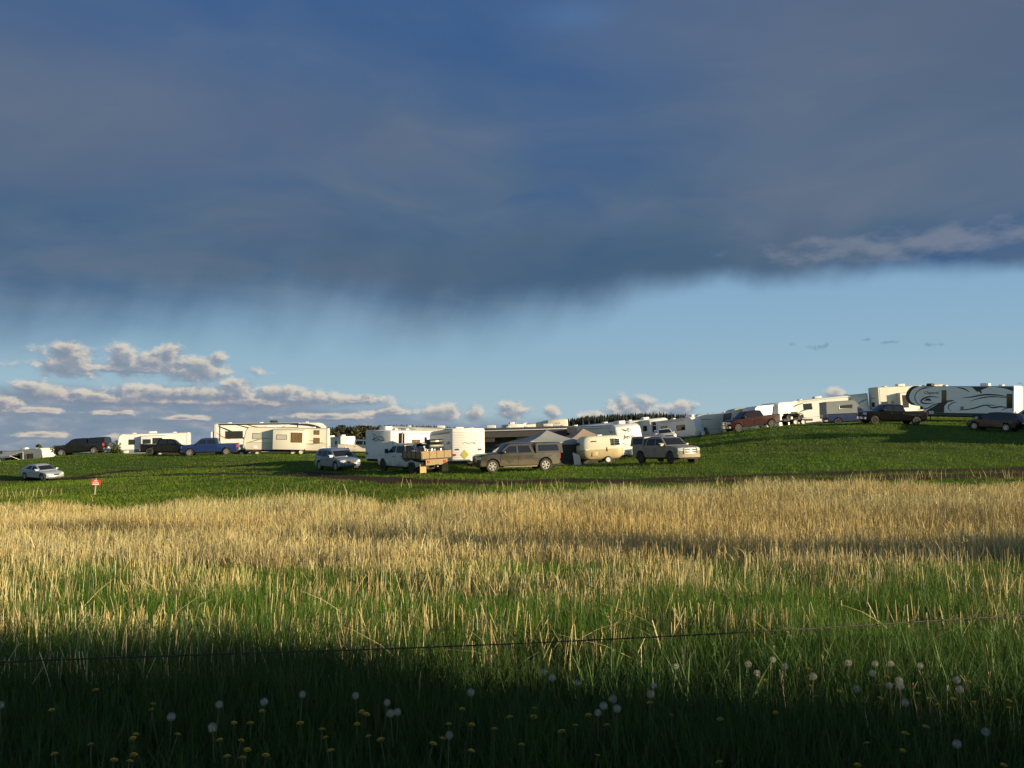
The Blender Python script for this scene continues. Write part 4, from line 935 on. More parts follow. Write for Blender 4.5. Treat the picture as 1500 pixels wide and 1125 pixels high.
for sx in (-.2, .2):
    for sy in (-.35, .35): b.tube([(sx * 1.2, sy * 1.2, 0), (sx, sy, .64)], .03, 6)
b.tube([(-.2, -.38, .3), (-.2, .38, .3)], .025, 6).build('stand', 'chrome', ck)
MB().tube([(-.05, .1, .3), (-.05, .1, .62)], .12, 12).build('gas_bottle', 'whitep', ck)
on_truck(ck, -2.75, -.25, 1.06)
bk = empty('dirt_bike', 'dark motorbike strapped upright on the flatbed behind the cab', 'motorbike')
for xx in (-.68, .68):
    b = MB(); k = 24; R_ = .33; rr = []
    for rad, yy in ((R_, 0), (R_ - .04, .05), (R_ - .08, 0), (R_ - .04, -.05)): rr.append([b.b.verts.new((xx + rad * math.cos(2 * PI * j / k), yy, .33 + rad * math.sin(2 * PI * j / k))) for j in range(k)])
    for i in range(4):
        for j in range(k): b.b.faces.new((rr[i][j], rr[i][(j + 1) % k], rr[(i + 1) % 4][(j + 1) % k], rr[(i + 1) % 4][j]))
    w_ = b.build('wheel', 'tyre', bk)
    b = MB()
    for j in range(10): a = 2 * PI * j / 10; b.tube([(xx, 0, .33), (xx + .26 * math.cos(a), 0, .33 + .26 * math.sin(a))], .006, 4)
    b.tube([(xx, -.09, .33), (xx, .09, .33)], .04, 8).build('spokes', 'alu', w_)
MB().tube([(-.68, .08, .33), (-.2, .08, .42), (.0, 0, .5), (.35, 0, .85)], .035, 6).tube([(-.2, -.08, .42), (-.68, -.08, .33)], .03, 6).tube([(.35, 0, .85), (-.35, 0, .78), (-.2, 0, .42)], .03, 6).build('frame', 'dark', bk)
MB().box(-.2, .2, -.14, .14, .36, .68, .05, 2).build('engine', 'grey', bk)
MB().box(-.05, .33, -.13, .13, .76, .98, .08, 3).build('fuel_tank', 'blackp', bk); MB().box(-.72, -.02, -.10, .10, .82, .92, .04, 2).build('seat', 'dark', bk)
MB().tube([(.68, .09, .33), (.38, .09, .98)], .025, 6).tube([(.68, -.09, .33), (.38, -.09, .98)], .025, 6).build('fork', 'alu', bk)
MB().tube([(.30, -.36, 1.08), (.38, -.15, 1.02), (.38, .15, 1.02), (.30, .36, 1.08)], .016, 6).build('handlebar', 'dark', bk)
MB().box(.42, .55, -.1, .1, .82, 1.0, .03, 2).build('headlight', 'head', bk)
on_truck(bk, -1.55, 0.1, 1.06, 90)
# -- white trailer with yellow placard
o = rv('travel_trailer', 'white ribbed trailer with a yellow diamond placard on its sunlit rear', 'trailer', 7.6, 2.85, Wd=2.45, z0=.5, nose='slant', tail='flat', side=1, ribs=True, wins=[(.6, 1.5, 1.5, 2.1, 'glass')], vents=(-2.6,), acs=(), lowband=None)
ribbon(o, 'side_swoosh', [(-3.3, 1.75), (-2.9, 1.85), (-2.5, 1.78), (-2.2, 1.85)], .20, 'bluegraph', 1.232)
ribbon(o, 'side_swoosh', [(-1.6, 1.3), (-1.0, 1.5), (-.2, 1.3)], .12, 'bluegraph', 1.232)
MB().box(-3.0, 3.2, 1.22, 1.26, 2.5, 2.58).build('side_stripe', 'bluegraph', o)
MB().slab([(-3.805, .30, .62), (-3.805, .0, .95), (-3.805, .30, 1.28), (-3.805, .60, .95)][::1], (-.015, 0, 0)).build('placard', 'placard', o)
b = MB().tube([Vector((-3.815, p[0], p[1])) for p in ((.45, 1.75), (.2, 1.82), (0, 1.74), (-.25, 1.84), (-.55, 1.76))], .014, 5).tube([Vector((-3.815, p[0], p[1])) for p in ((.05, 1.70), (-.3, 1.74), (-.6, 1.70))], .012, 5); b.build('rear_script', 'graph2', o, 0)
MB().box(-3.83, -3.80, .72, .98, 1.28, 1.38).build('lamp', 'dark', o); MB().box(-3.83, -3.80, -.98, -.72, 1.28, 1.38).build('lamp', 'dark', o)
put(o, 687, 64, 108, anchor=(-3.8, 0), L=7)
# -- the long white bunkhouse behind, and the motorhome with the big dark awning
o = rv('fifth_wheel_trailer', 'long white fifth wheel with a black swoosh, behind the two white bumper-pull trailers', 'fifth wheel trailer', 12.0, 3.6, nose='fifth', kind='fifth', side=1, shell='cream', axles=(-2.6, -1.7), wins=[(-.3, .9, 2.4, 3.1, 'glass')], acs=(-1.2,), vents=(-3.6, 2.6), slides=[])
ribbon(o, 'side_swoosh', [(-1.0, 2.2), (-1.6, 3.0), (-2.6, 3.2), (-5.3, 3.1)], .75, 'graph', 1.225)
ribbon(o, 'side_swoosh', [(5.2, 3.1), (3.6, 3.35), (1.6, 3.3)], .18, 'graph2', 1.225)
put(o, 630, 108, 181, L=11)
o = rv('motorhome', 'long motorhome in deep shade under its wide charcoal awning, behind the white placard trailer', 'motorhome', 13.0, 3.3, Wd=2.5, nose='coach', kind='coach', shell='shadedshell', side=1, wins=[(-4.8, -3.2, 1.9, 2.7, 'glass'), (-1.8, -.4, 1.9, 2.7, 'glass'), (1.8, 3.4, 1.9, 2.7, 'glass')], door=(4.4, .75),
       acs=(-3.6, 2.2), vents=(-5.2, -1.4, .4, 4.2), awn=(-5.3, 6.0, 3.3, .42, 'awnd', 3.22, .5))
MB().box(-5.3, 6.0, 4.42, 4.6, 2.93, 3.0, .02).build('awning_roller', 'ac', o)
put(o, 752, 91, 180, L=12)
for i, (x_, wd, hh_, nm, lb) in enumerate(((1.2, 1.3, .0, 0, 0),)):
    pass
# -- trailers glimpsed over the motorhome roof
o = rv('travel_trailer', 'white trailer showing only its curved roof front above the motorhome roof', 'trailer', 6.0, 4.0, nose='round', side=1, wins=[], acs=(1.0,), axles=(-.9, -.05)); put(o, 753, 122, 100, L=6)
o = rv('travel_trailer', 'blue-grey shaded trailer top just left of the lettered trailer front', 'trailer', 6.0, 3.9, nose='slant', side=1, wins=[(-.5, .5, 2.0, 2.5, 'glass')], acs=(), vents=(1.2,)); put(o, 777, 124, 100, L=6)
o = rv('fifth_wheel_trailer', 'cream fifth wheel facing us with small dark lettering high on its front', 'fifth wheel trailer', 10.0, 4.3, Wd=2.35, nose='flat', kind='fifth', side=1, shell='beige', axles=(-2.0, -1.1), acs=(), vents=())
b = MB()
for k, (w_, zz, n_l) in enumerate(((.16, 3.8, 3), (.14, 3.45, 8))):
    for j in range(n_l): b.box(5.0, 5.012, (j - (n_l - 1) / 2) * .2 - w_ / 2 + .02, (j - (n_l - 1) / 2) * .2 + w_ / 2 - .02, zz, zz + (.10 if n_l == 3 else .14))
b.build('front_lettering', 'graph2', o, 0)
put(o, 820, 100, -84, anchor=(5, 0), L=9)
o = rv('travel_trailer', 'low dark trailer with awning out between the lettered front and the bird-logo trailer', 'trailer', 8.0, 3.15, nose='slant', side=1, shell='grey', wins=[(-2, -1, 1.6, 2.2, 'glass'), (.6, 1.6, 1.6, 2.2, 'glass')], acs=(), vents=(-1.5, 1.8), awn=(-3.6, 3.6, 2.6, .5, 'awnd', 3.05)); put(o, 868, 92, 196, L=8)
# -- bronze pickup
bs = pickup_spec(L=5.9, W=2.0, r=.44, grmat='chrome', bmat='dark')
o = car('pickup_truck', 'muddy bronze pickup with bed cap, sunlit side, in front of the grey tent', 'pickup truck', 'bronze', bs, cap={'z': 1.93}, rim='rim')
for sg in (1, -1): MB().box(-1.1, 1.25, sg * 1.0, sg * 1.12, .36, .42, .02).build('running_board', 'ram', o)
put(o, 757, 60, 197, L=5.8)
# -- canopy tents
def tent(label, W_, Dp, he, hp, mroof, mwall, px, Y, rz, walls=(1, 1, 1, 0), vent=False):
    o = empty('canopy_tent', label, 'tent', None)
    b = MB(); n = 8
    P = [(-W_ / 2, -Dp / 2), (W_ / 2, -Dp / 2), (W_ / 2, Dp / 2), (-W_ / 2, Dp / 2)]
    top = b.b.verts.new((0, 0, hp)); prev = None; rows = []
    for i in range(1, 7):
        f = i / 6; z = hp - (hp - he) * f + (-.10 * math.sin(PI * f))
        ring = []
        for s_ in range(4):
            a, c_ = Vector(P[s_] + (0,)), Vector(P[(s_ + 1) % 4] + (0,))
            for j in range(4):
                q_ = a.lerp(c_, j / 4) * f; sag = -.08 * math.sin(PI * j / 4) * f
                ring.append(b.b.verts.new((q_.x, q_.y, z + sag)))
        rows.append(ring)
    m_ = 16
    for j in range(m_): b.b.faces.new((top, rows[0][j], rows[0][(j + 1) % m_]))
    for A, B in zip(rows, rows[1:]):
        for j in range(m_): b.b.faces.new((A[j], B[j], B[(j + 1) % m_], A[(j + 1) % m_]))
    r_ = [b.b.verts.new(v.co + Vector((0, 0, -.20))) for v in rows[-1]]
    for j in range(m_): b.b.faces.new((rows[-1][j], r_[j], r_[(j + 1) % m_], rows[-1][(j + 1) % m_]))
    roof = b.build('tent_roof', mroof, o, 25)
    for (x, y) in P: MB().tube([(x * .98, y * .98, 0), (x * .98, y * .98, he - .05)], .025, 6).build('pole', 'alu', o)
    for s_ in range(4):
        if not walls[s_]: continue
        a, c_ = Vector(P[s_] + (0,)) * .97, Vector(P[(s_ + 1) % 4] + (0,)) * .97
        b = MB(); cols = []
        for j in range(13):
            q_ = a.lerp(c_, j / 12); nrm = Vector((c_.y - a.y, a.x - c_.x, 0)).normalized() * (.05 * math.sin(j * 2.1))
            cols.append([b.b.verts.new((q_.x + nrm.x * (1 - k_ / 3), q_.y + nrm.y * (1 - k_ / 3), .02 + (he - .08) * k_ / 3)) for k_ in range(4)])
        for A, B in zip(cols, cols[1:]):
            for k_ in range(3): b.b.faces.new((A[k_], B[k_], B[k_ + 1], A[k_ + 1]))
        b.build('tent_wall', mwall, o, 0)
    put(o, px, Y, rz, tilt=False); return o
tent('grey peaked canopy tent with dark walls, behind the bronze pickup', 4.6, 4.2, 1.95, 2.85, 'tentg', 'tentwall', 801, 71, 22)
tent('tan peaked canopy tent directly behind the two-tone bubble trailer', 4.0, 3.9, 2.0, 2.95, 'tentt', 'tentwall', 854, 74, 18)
# -- leaning board
o = MB().slab([(-.35, 0, 0), (.28, 0, 0), (.22, 0, .78), (-.38, 0, .98)], (0, .03, 0)).build('leaning_board', 'beige', None, 0)
tag(o, 'slanted pale board propped beside the bubble trailer tow end', 'board'); put(o, 847, 66.5, 32, tilt=False); o.rotation_euler[0] = -.18
# -- two-tone bubble trailer
o = empty('bubble_trailer', 'small rounded vintage trailer, cream above and mustard below', 'trailer')
def bub(zlo, zhi, x0, x1, hw_, m_, nm):
    b = MB(); ts = np.linspace(-1, 1, 13); Hh = 2.15; n = 40; L_ = (x1 - x0) / 2; xc = (x0 + x1) / 2; rings = []
    zs = np.linspace(zlo, zhi, 12)
    def ring(z):
        f = (z - 1.25) / .95; k = (max(0, 1 - abs(f) ** 3.4)) ** (1 / 3.4) if abs(f) < 1 else 0
        k = max(k, .03); out = []
        for j in range(n):
            a = 2 * PI * j / n; c_, s_ = math.cos(a), math.sin(a); e = 2 / 5.0
            out.append(b.b.verts.new((xc + L_ * (1 - .28 * (1 - k)) * k ** .35 * math.copysign(abs(c_) ** e, c_), hw_ * k ** .5 * math.copysign(abs(s_) ** e, s_), z)))
        return out
    rings = [ring(z) for z in zs]
    for A, B in zip(rings, rings[1:]):
        for j in range(n): b.b.faces.new((A[j], A[(j + 1) % n], B[(j + 1) % n], B[j]))
    b.b.faces.new(rings[0][::-1]); b.b.faces.new(rings[-1])
    return b.build(nm, m_, o, 40)
bub(.34, 1.125, -1.75, 1.75, .98, 'yellow', 'lower_shell'); up = bub(1.125, 2.16, -1.75, 1.75, .98, 'boler', 'upper_shell')
MB().box(-1.45, 1.45, -.955, .955, 1.10, 1.15).build('belt_moulding', 'ac', o)
for x0, x1, z0, z1 in ((-1.32, -.66, 1.42, 1.86),):
    for sg in (1, -1):
        f_ = MB().box(x0 - .05, x1 + .05, sg * .93, sg * 1.0, z0 - .05, z1 + .05, .01).build('window', 'alu', o); MB().box(x0, x1, sg * .94, sg * 1.008, z0, z1).build('pane', 'glass', f_)
        b = MB()
        for zz in (z0 + .14, z0 + .29): b.box(x0, x1, sg * .95, sg * 1.014, zz - .01, zz + .012)
        b.box((x0 + x1) / 2 + .1, (x0 + x1) / 2 + .13, sg * .95, sg * 1.014, z0, z1).build('louvre_bars', 'alu', f_)
MB().box(.55, .95, .95, 1.0, 1.72, 1.80, .01).build('side_vent', 'dark', o)
MB().box(-.32, -.24, .96, 1.02, .95, 1.25, .01).build('lamp', 'tail', o)
MB().box(.5, .95, .96, .995, .62, .95, .01).build('hatch', 'yellow', o)
f_ = MB().slab([(1.66, -.5, 1.42), (1.66, .5, 1.42), (1.52, .46, 1.88), (1.52, -.46, 1.88)], (.09, 0, .03)).build('window', 'alu', o); MB().slab([(1.70, -.43, 1.47), (1.70, .43, 1.47), (1.575, .40, 1.83), (1.575, -.40, 1.83)], (.09, 0, .03)).build('pane', 'glass', f_)
MB().box(-.2, .2, -.2, .2, 2.15, 2.26, .04, 2).build('roof_vent', 'ac', o)
for sg in (1, -1): wheel(o, -.35, sg * .88, .30, .18, 'whiterim', sg, 0)
MB().box(-1.3, 1.4, -.8, .8, .26, .36).build('chassis', 'chassis', o)
MB().tube([(1.3, .5, .4), (2.5, 0, .42)], .04, 6).tube([(1.3, -.5, .4), (2.5, 0, .42)], .04, 6).tube([(2.2, 0, .02), (2.2, 0, .6)], .03, 6).build('tow_hitch', 'dark', o)
put(o, 879, 69.5, 193, L=3.4)
# -- trailer with the bird mark
o = rv('travel_trailer', 'white trailer with bird logo and brand lettering on its sunlit curved front', 'trailer', 8.5, 3.25, Wd=2.5, z0=.55, nose='round', side=-1, acs=(2.3,), wins=[(2.3, 2.9, 1.35, 1.75, 'glass')], lowband=(.5, 'beige'))
xf = 4.25
text_part('brand_lettering', 'Jayco', 'graph', o, .46, (4.092, -.15, 2.0), Matrix.Rotation(-.27, 3, 'Y') @ face_rot(1, 0), .25, .003)
def bird(parent, place, sc=1.0):
    shapes = [[(-.52, .22), (-.28, .13), (-.1, .10), (.08, .14), (.25, .05), (.02, .02), (-.2, .0), (-.12, -.06), (-.34, .04)], [(-.06, .20), (.16, .24), (.34, .12), (.18, .15)], [(-.08, -.08), (.12, -.10), (.30, -.02), (.10, -.03)], [(.30, .10), (.48, .06), (.33, .02)]]
    b = MB()
    for s_ in shapes:
        pts = [place(x * sc, z * sc) for x, z in s_]; b.slab([p[0] for p in pts], pts[0][1])
    return b.build('bird_logo', 'graph', parent, 0)
bird(o, lambda x, z: ((4.06 - (.57 + z) * .284, x - .15, 2.62 + z), Vector((.028, 0, .008))), 1.0)
bird(o, lambda x, z: ((3.0 + x, -1.24, 2.55 + z), Vector((0, -.016, 0))), .75)
b = MB().tube([Vector((4.236 - (z_ - 1.45) * .27, y_, z_)) for y_, z_ in ((-.85, 1.62), (-.5, 1.42), (-.1, 1.36), (.3, 1.44), (.7, 1.66))], .014, 5); b.build('front_underline', 'graph2', o, 0)
put(o, 926, 78, -69, anchor=(4.2, 0), L=8)
# -- muddy silver pickup with cap
o = car('pickup_truck', 'muddy silver pickup with bed cap and crossbar grille, facing right in the meadow', 'pickup truck', 'ram', pickup_spec(L=5.6, W=2.04, r=.43, bmat='ram', grmat='dark', bars='chrome', head=(2.8, .90, 1.12), roof=1.94), cap={'z': 1.95}, rim='darkrim')
b = MB()
for yy in (-.35, .35): b.box(-.6, 1.0, yy - .02, yy + .02, 1.93, 1.97)
put(o, 974, 63, -62, L=5.6); b.b.free()
# -- far trailers right of the bird trailer
o = rv('travel_trailer', 'white trailer in sun just right of the bird-logo trailer, dark corner window', 'trailer', 7.5, 3.2, nose='slant', side=-1, wins=[(1.0, 1.9, 1.6, 2.5, 'glass'), (-2.2, -1.6, 1.5, 2.2, 'glass')], acs=(.6,), vents=(-1.5,)); put(o, 942, 122, 14, L=7)
o = rv('motorhome', 'small white motorhome with two dark windows, second beyond the muddy silver pickup roof', 'motorhome', 6.0, 3.1, Wd=2.3, nose='coach', kind='coach', side=-1, wins=[(.8, 1.9, 1.7, 2.3, 'glass')], endwin=[(1, -.8, .8, 1.5, 2.2, 'glass'), (1, -.7, .7, 2.45, 2.8, 'glass')], acs=(-1,)); put(o, 966, 118, -72, anchor=(3, 0), L=6)
o = car('pickup_truck', 'distant white pickup facing us under the small white motorhome', 'pickup truck', 'whitep', pickup_spec(), rim='rim'); put(o, 972, 110, -84, L=5.8)
o = rv('travel_trailer', 'shaded white trailer with two dark windows and sunlit roof edge, middle of far row', 'trailer', 5.6, 3.0, nose='slant', side=-1, wins=[(.2, 1.3, 1.5, 2.1, 'glass'), (-2.0, -1.2, 1.6, 2.2, 'glass')], acs=(1.6,), vents=(-1,), lowband=(.12, 'graph2')); put(o, 998, 114, -38, L=5.6)
o = rv('fifth_wheel_trailer', 'pale fifth wheel with an overhanging nose, left of the red pickup', 'fifth wheel trailer', 8.5, 3.15, nose='fifth', kind='fifth', side=1, shell='cream', axles=(-2.0, -1.1), acs=(), vents=(-1,), wins=[]); put(o, 1052, 116, 198, L=8)
ribbon(o, 'side_swoosh', [(3.6, 2.4), (2.6, 2.55), (1.4, 2.4)], .10, 'graph2', 1.225)
# -- red pickup
o = car('pickup_truck', 'dark red crew-cab pickup with chrome grille, at the left end of the upper row', 'pickup truck', 'red', pickup_spec(grmat='dark', bars='chrome', bmat='chrome'), rim='darkrim')
put(o, 1101, 88, 194, L=5.8)
o = rv('travel_trailer', 'brown-fronted trailer whose rounded dark nose rises behind the red pickup hood', 'trailer', 6.2, 3.35, nose='round', side=1, shell='beige', wins=[(-1, 0, 1.6, 2.2, 'glass')], acs=()); put(o, 1100, 112, 190, L=6)
MB().slab([(3.06, -1.1, 1.6), (3.06, 1.1, 1.6), (2.78, 1.1, 2.85), (2.78, -1.1, 2.85)], (.08, 0, .02)).build('dark_front', 'graph', o, 0)
o = rv('travel_trailer', 'rounded white trailer end seen over the red pickup bed', 'trailer', 6.5, 3.3, nose='round', side=1, wins=[], acs=()); put(o, 1126, 110, 205, L=6)
o = rv('travel_trailer', 'narrow blue-shaded trailer front left of the white fifth wheel with dark front squiggles', 'trailer', 7.5, 3.5, nose='round', side=1, wins=[], acs=()); put(o, 1145, 112, 232, L=7)
# -- utility trailer with load
o = empty('utility_trailer', 'low flat utility trailer with pale wheels beside the red pickup tail', 'trailer')
MB().box(-1.6, 1.6, -.9, .9, .50, .58).build('deck', 'wood', o); b = MB()
for sg in (1, -1): b.box(-1.6, 1.6, sg * .9, sg * .94, .44, .66)
b.tube([(1.6, .6, .5), (3.0, 0, .5)], .04, 6).tube([(1.6, -.6, .5), (3.0, 0, .5)], .04, 6).build('frame', 'dark', o)
for sg in (1, -1):
    MB().box(-.8, .75, sg * .94, sg * 1.2, .74, .78, .01).build('mudguard', 'dark', o)
    for xx in (-.42, .42): wheel(o, xx, sg * 1.06, .32, .2, 'whiterim', sg, 0)
put(o, 1163, 91, 190, L=3)
def bikeish(label, px, Y, rz):
    q = empty('quad_bike', label, 'quad bike')
    for xx in (-.62, .62):
        for sg in (1, -1): wheel(q, xx, sg * .42, .28, .22, 'darkrim', sg, 0)
    MB().box(-.9, .9, -.22, .22, .38, .72, .08, 2).build('body', 'blackp', q); MB().box(-.6, .1, -.18, .18, .74, .88, .05, 2).build('seat', 'dark', q)
    MB().box(-.95, -.35, -.5, .5, .66, .72, .02).box(.35, .95, -.5, .5, .66, .72, .02).build('mudguard', 'blackp', q)
    MB().tube([(.3, -.38, 1.08), (.42, -.12, .98), (.42, .12, .98), (.3, .38, 1.08)], .018, 6).tube([(.42, 0, .98), (.5, 0, .7)], .03, 6).build('handlebar', 'dark', q)
    return put(q, px, Y, rz, dz=.58, tilt=False)
bikeish('black quad bike riding on the utility trailer', 1160, 91.2, 190)
# -- white fifth wheel with blue shaded dark-squiggle nose
o = rv('fifth_wheel_trailer', 'white fifth wheel with dark squiggles on its shaded nose, behind the blue camper truck', 'fifth wheel trailer', 10.8, 3.5, nose='slant', kind='fifth', side=1, axles=(-2.6, -1.7), acs=(.9,), vents=(3.4, -2.8),
       slides=[], wins=[(2.3, 3.4, 2.2, 2.9, 'glass'), (3.6, 4.6, 1.2, 1.6, 'glass')])
for pts in ([(4.9, 2.6), (4.2, 2.9), (3.2, 3.1)], [(4.2, 1.9), (3.4, 2.15), (2.4, 2.3)], [(-1.6, 2.4), (-2.4, 2.7), (-3.2, 3.05)], [(-3.8, 2.2), (-4.4, 2.5), (-5.2, 2.7)], [(1.4, 2.7), (.8, 2.75), (.2, 2.7)]): ribbon(o, 'side_swoosh', pts, .11, 'graph', 1.225)
b = MB()
for k in range(9): 
    y_, z_ = -.8 + .2 * k, 2.2 + .35 * math.sin(k * 2.4); b.box(5.38 - (z_ - 1.35) * .13 - .04, 5.42 - (z_ - 1.35) * .13 + .03, y_ - .11, y_ + .08, z_ - .09, z_ + .16)
b.build('nose_graphic', 'graph', o, 0)
put(o, 1212, 114, 186, L=10)
# -- truck camper on deep blue pickup
o = car('pickup_truck', 'deep blue pickup carrying a grey camper box, facing right in the upper row', 'pickup truck', 'dblue', pickup_spec(L=6.0), rim='darkrim'); put(o, 1246, 97, 2, L=6); BT = o
cb = empty('truck_camper', 'grey camper box with one long window, riding on the deep blue pickup', 'camper')
prof = [(-.35, 1.28), (.0, 1.28), (.0, 1.95), (.25, 2.0), (-.15, 2.55), (-.5, 2.68), (-3.35, 2.62), (-3.4, 1.28)]
MB().loft([(x, z) for x, z in prof], [-1, -.99, -.95, 0, .95, .99, 1], lambda x, z, t: (x, t * 1.02, z)).build('shell', 'campergrey', cb, 30)
MB().box(-3.4, -3.2, -1.0, 1.0, .85, 1.3).build('rear_step', 'dblue', cb)
for sg in (1, -1):
    f_ = MB().box(-2.0, -.5, sg * 1.0, sg * 1.04, 1.78, 2.22, .01).build('window', 'alu', cb); MB().box(-1.94, -.56, sg * 1.0, sg * 1.046, 1.83, 2.17).build('pane', 'glass', f_)
bpy.context.view_layer.update(); cb.matrix_world = BT.matrix_world @ Matrix.Translation((.42, 0, .0))
# -- black pickup
o = car('pickup_truck', 'glossy black pickup facing left in front of the big swirl-painted fifth wheel', 'pickup truck', 'blackp', pickup_spec(L=6.2, W=2.05, roof=1.86, bmat='chrome', handle='chrome'), rim='darkrim'); put(o, 1306, 84, 183, L=6.2)
# -- tall cream fifth wheel with slide
o = rv('fifth_wheel_trailer', 'tall cream trailer with a dark picture window slide-out, left of the swirl-painted fifth wheel', 'fifth wheel trailer', 9.5, 4.15, nose='slant', kind='fifth', side=-1, shell='cream', axles=(.5, 1.4), door=(-3.2, .7), acs=(-1.0,), vents=(-2.9,), slides=[(-2.2, 3.6, .9, 3.2, .75, [(-.8, 1.4, 1.7, 2.75, 'glass'), (-1.9, -1.2, 1.4, 2.9, 'glass')])], wins=[(-4.3, -3.6, 1.8, 2.2, 'glass')],
       endwin=[(-1, -.3, .3, 1.7, 2.2, 'glass')], ladder=False)
b = MB()
for k in range(6): b.box(-4.77, -4.74, -.45 + .16 * k, -.35 + .16 * k, 2.75, 2.85)
b.build('rear_lettering', 'graph2', o, 0)
b = MB().tube([(-4.7, .8, 3.9), (-4.7, .8, 4.1), (-4.0, .8, 4.1), (-4.0, .8, 3.92)], .015, 5).tube([(-4.7, -.8, 3.9), (-4.7, -.8, 4.1), (-4.0, -.8, 4.1), (-4.0, -.8, 3.92)], .015, 5); b.build('roof_rack', 'alu', o)
put(o, 1281, 113, 6, anchor=(-4.75, 0), L=8)
# -- big swirl-painted fifth wheel
LL = 12.8; Hb = 3.8
o = rv('fifth_wheel_trailer', 'biggest fifth wheel, pale with dark curling swirls along its shaded side', 'fifth wheel trailer', LL, Hb, Wd=2.5, z0=.62, shell='liftedwhite', nose='fifth', kind='fifth', side=1, axles=(-3.0, -2.1), wins=[(1.5, 2.0, 2.0, 3.3, 'glass'), (-6.1, -5.55, 1.5, 2.9, 'glass')], vents=(2.0, -4.6, 4.6), acs=(-2.6,), ladder=True, lowband=(.22, 'graph'))
MB().box(3.7, 4.4, -.4, .4, Hb - .01, Hb + .32, .12, 3).build('satellite_dome', 'dark', o)
yy = 1.25
def dp(pts, m_='graph'): return decal_poly(o, 'side_swirl', pts, m_, yy, .006)
for pts, w_ in (([(4.9, 3.78), (5.7, 3.6), (6.2, 3.1), (6.33, 2.5), (6.0, 1.95), (5.4, 1.72)], .55),      # dark wrap round the nose
                ([(3.2, 3.62), (4.6, 3.45), (5.3, 2.9), (5.35, 2.3), (5.0, 1.85), (4.6, 1.7)], .13),
                ([(2.3, 2.55), (3.5, 2.62), (4.3, 2.4), (4.6, 2.05), (4.0, 1.85), (2.9, 1.95)], .24), ([(4.2, 2.2), (3.7, 2.3), (3.3, 2.2)], .32),
                ([(5.2, 1.2), (3.9, 1.3), (2.9, 1.75), (1.4, 2.1)], .16),
                ([(1.9, 1.95), (1.2, 2.15), (.5, 2.2)], .22), ([(.9, 1.0), (1.25, 1.5), (.8, 1.9), (.2, 2.05)], .14),
                ([(-.3, 2.5), (-1.6, 2.62), (-3.0, 2.85), (-4.6, 2.8), (-6.0, 2.55)], .20), ([(-1.3, 2.15), (-2.6, 2.5), (-4.0, 2.65), (-5.8, 2.5)], .15),
                ([(.2, 3.65), (-.6, 3.5), (-1.3, 3.15)], .17), ([(0.0, 1.15), (-1.6, 1.35), (-3.0, 1.72), (-4.4, 1.75)], .17), ([(-3.2, 1.75), (-3.9, 1.5), (-4.8, 1.6), (-5.6, 1.5)], .20),
                ([(-1.9, 3.7), (-2.4, 3.35), (-2.7, 3.0)], .3), ([(2.6, 3.75), (3.8, 3.70), (4.9, 3.4)], .10), ([(-4.9, 1.2), (-5.5, 1.45), (-6.2, 1.5)], .10)):
    ribbon(o, 'side_swirl', pts, w_ * .82, 'graph', yy)
dp([(4.4, .66), (3.6, 1.25), (2.2, 1.95), (1.2, 2.12), (1.7, 1.6), (1.75, .66)])
dp([(-1.5, 3.72), (-3.6, 3.70), (-2.9, 3.45), (-2.2, 3.15)]); dp([(-4.2, 3.68), (-6.3, 3.66), (-6.3, 3.2), (-5.4, 3.5)])
text_part('brand_lettering', 'Chaparral', 'graph', o, .46, (3.35, yy + .004, 2.92), face_rot(0, 1), .4, .004)
put(o, 1411, 97, 131, L=11); o.scale.x = .88
# -- dark SUV at the right edge
o = car('parked_suv', 'dark plum SUV seen from behind at the right edge, in full shade', 'SUV', 'nightblue', suv_spec(L=4.7, tail=(2.31, .82, 1.12)), rim='rim'); put(o, 1457, 79, 127, L=4.6)
o = car('parked_suv', 'pale blue-grey SUV cut off by the right picture edge, beyond the plum one', 'SUV', 'silver', suv_spec(L=4.7), rim='rim'); put(o, 1510, 88, 150, L=4.6)
for X, Y, rz, lb, hh_ in ((49.0, 67, 66, 'tall white trailer parked past the right picture edge, nearest the fence', 4.0), (52.0, 75.6, 70, 'white trailer parked past the right picture edge, farther up the slope', 4.0)):
    o = rv('travel_trailer', lb, 'trailer', 11.0, hh_, nose='slant', side=1, acs=(0,)); put(o, 750 + X / Y * FP, Y, rz, L=9)
# -- the red sign
o = empty('notice_sign', 'small red notice board lettered in white on a bare wooden stake', 'sign')
MB().box(-.03, .03, -.02, .02, -.15, 1.06).build('stake', 'stake', o)
bd = MB().box(-.30, .30, -.04, -.022, .62, .99).build('board', 'signred', o)
fr_ = face_rot(0, -1)
text_part('lettering', 'No', 'signwhite', bd, .15, (0, -.0405, .87), fr_, 0, .004)
text_part('lettering', 'Parking', 'signwhite', bd, .125, (0, -.0405, .765), fr_, 0, .003, 1.0)
MB().box(-.19, .19, -.048, -.04, .655, .72).build('lettering', 'signwhite', bd)
put(o, 143, 49, 8, tilt=False); o.rotation_euler[1] = .05; o.scale = (.86,) * 3

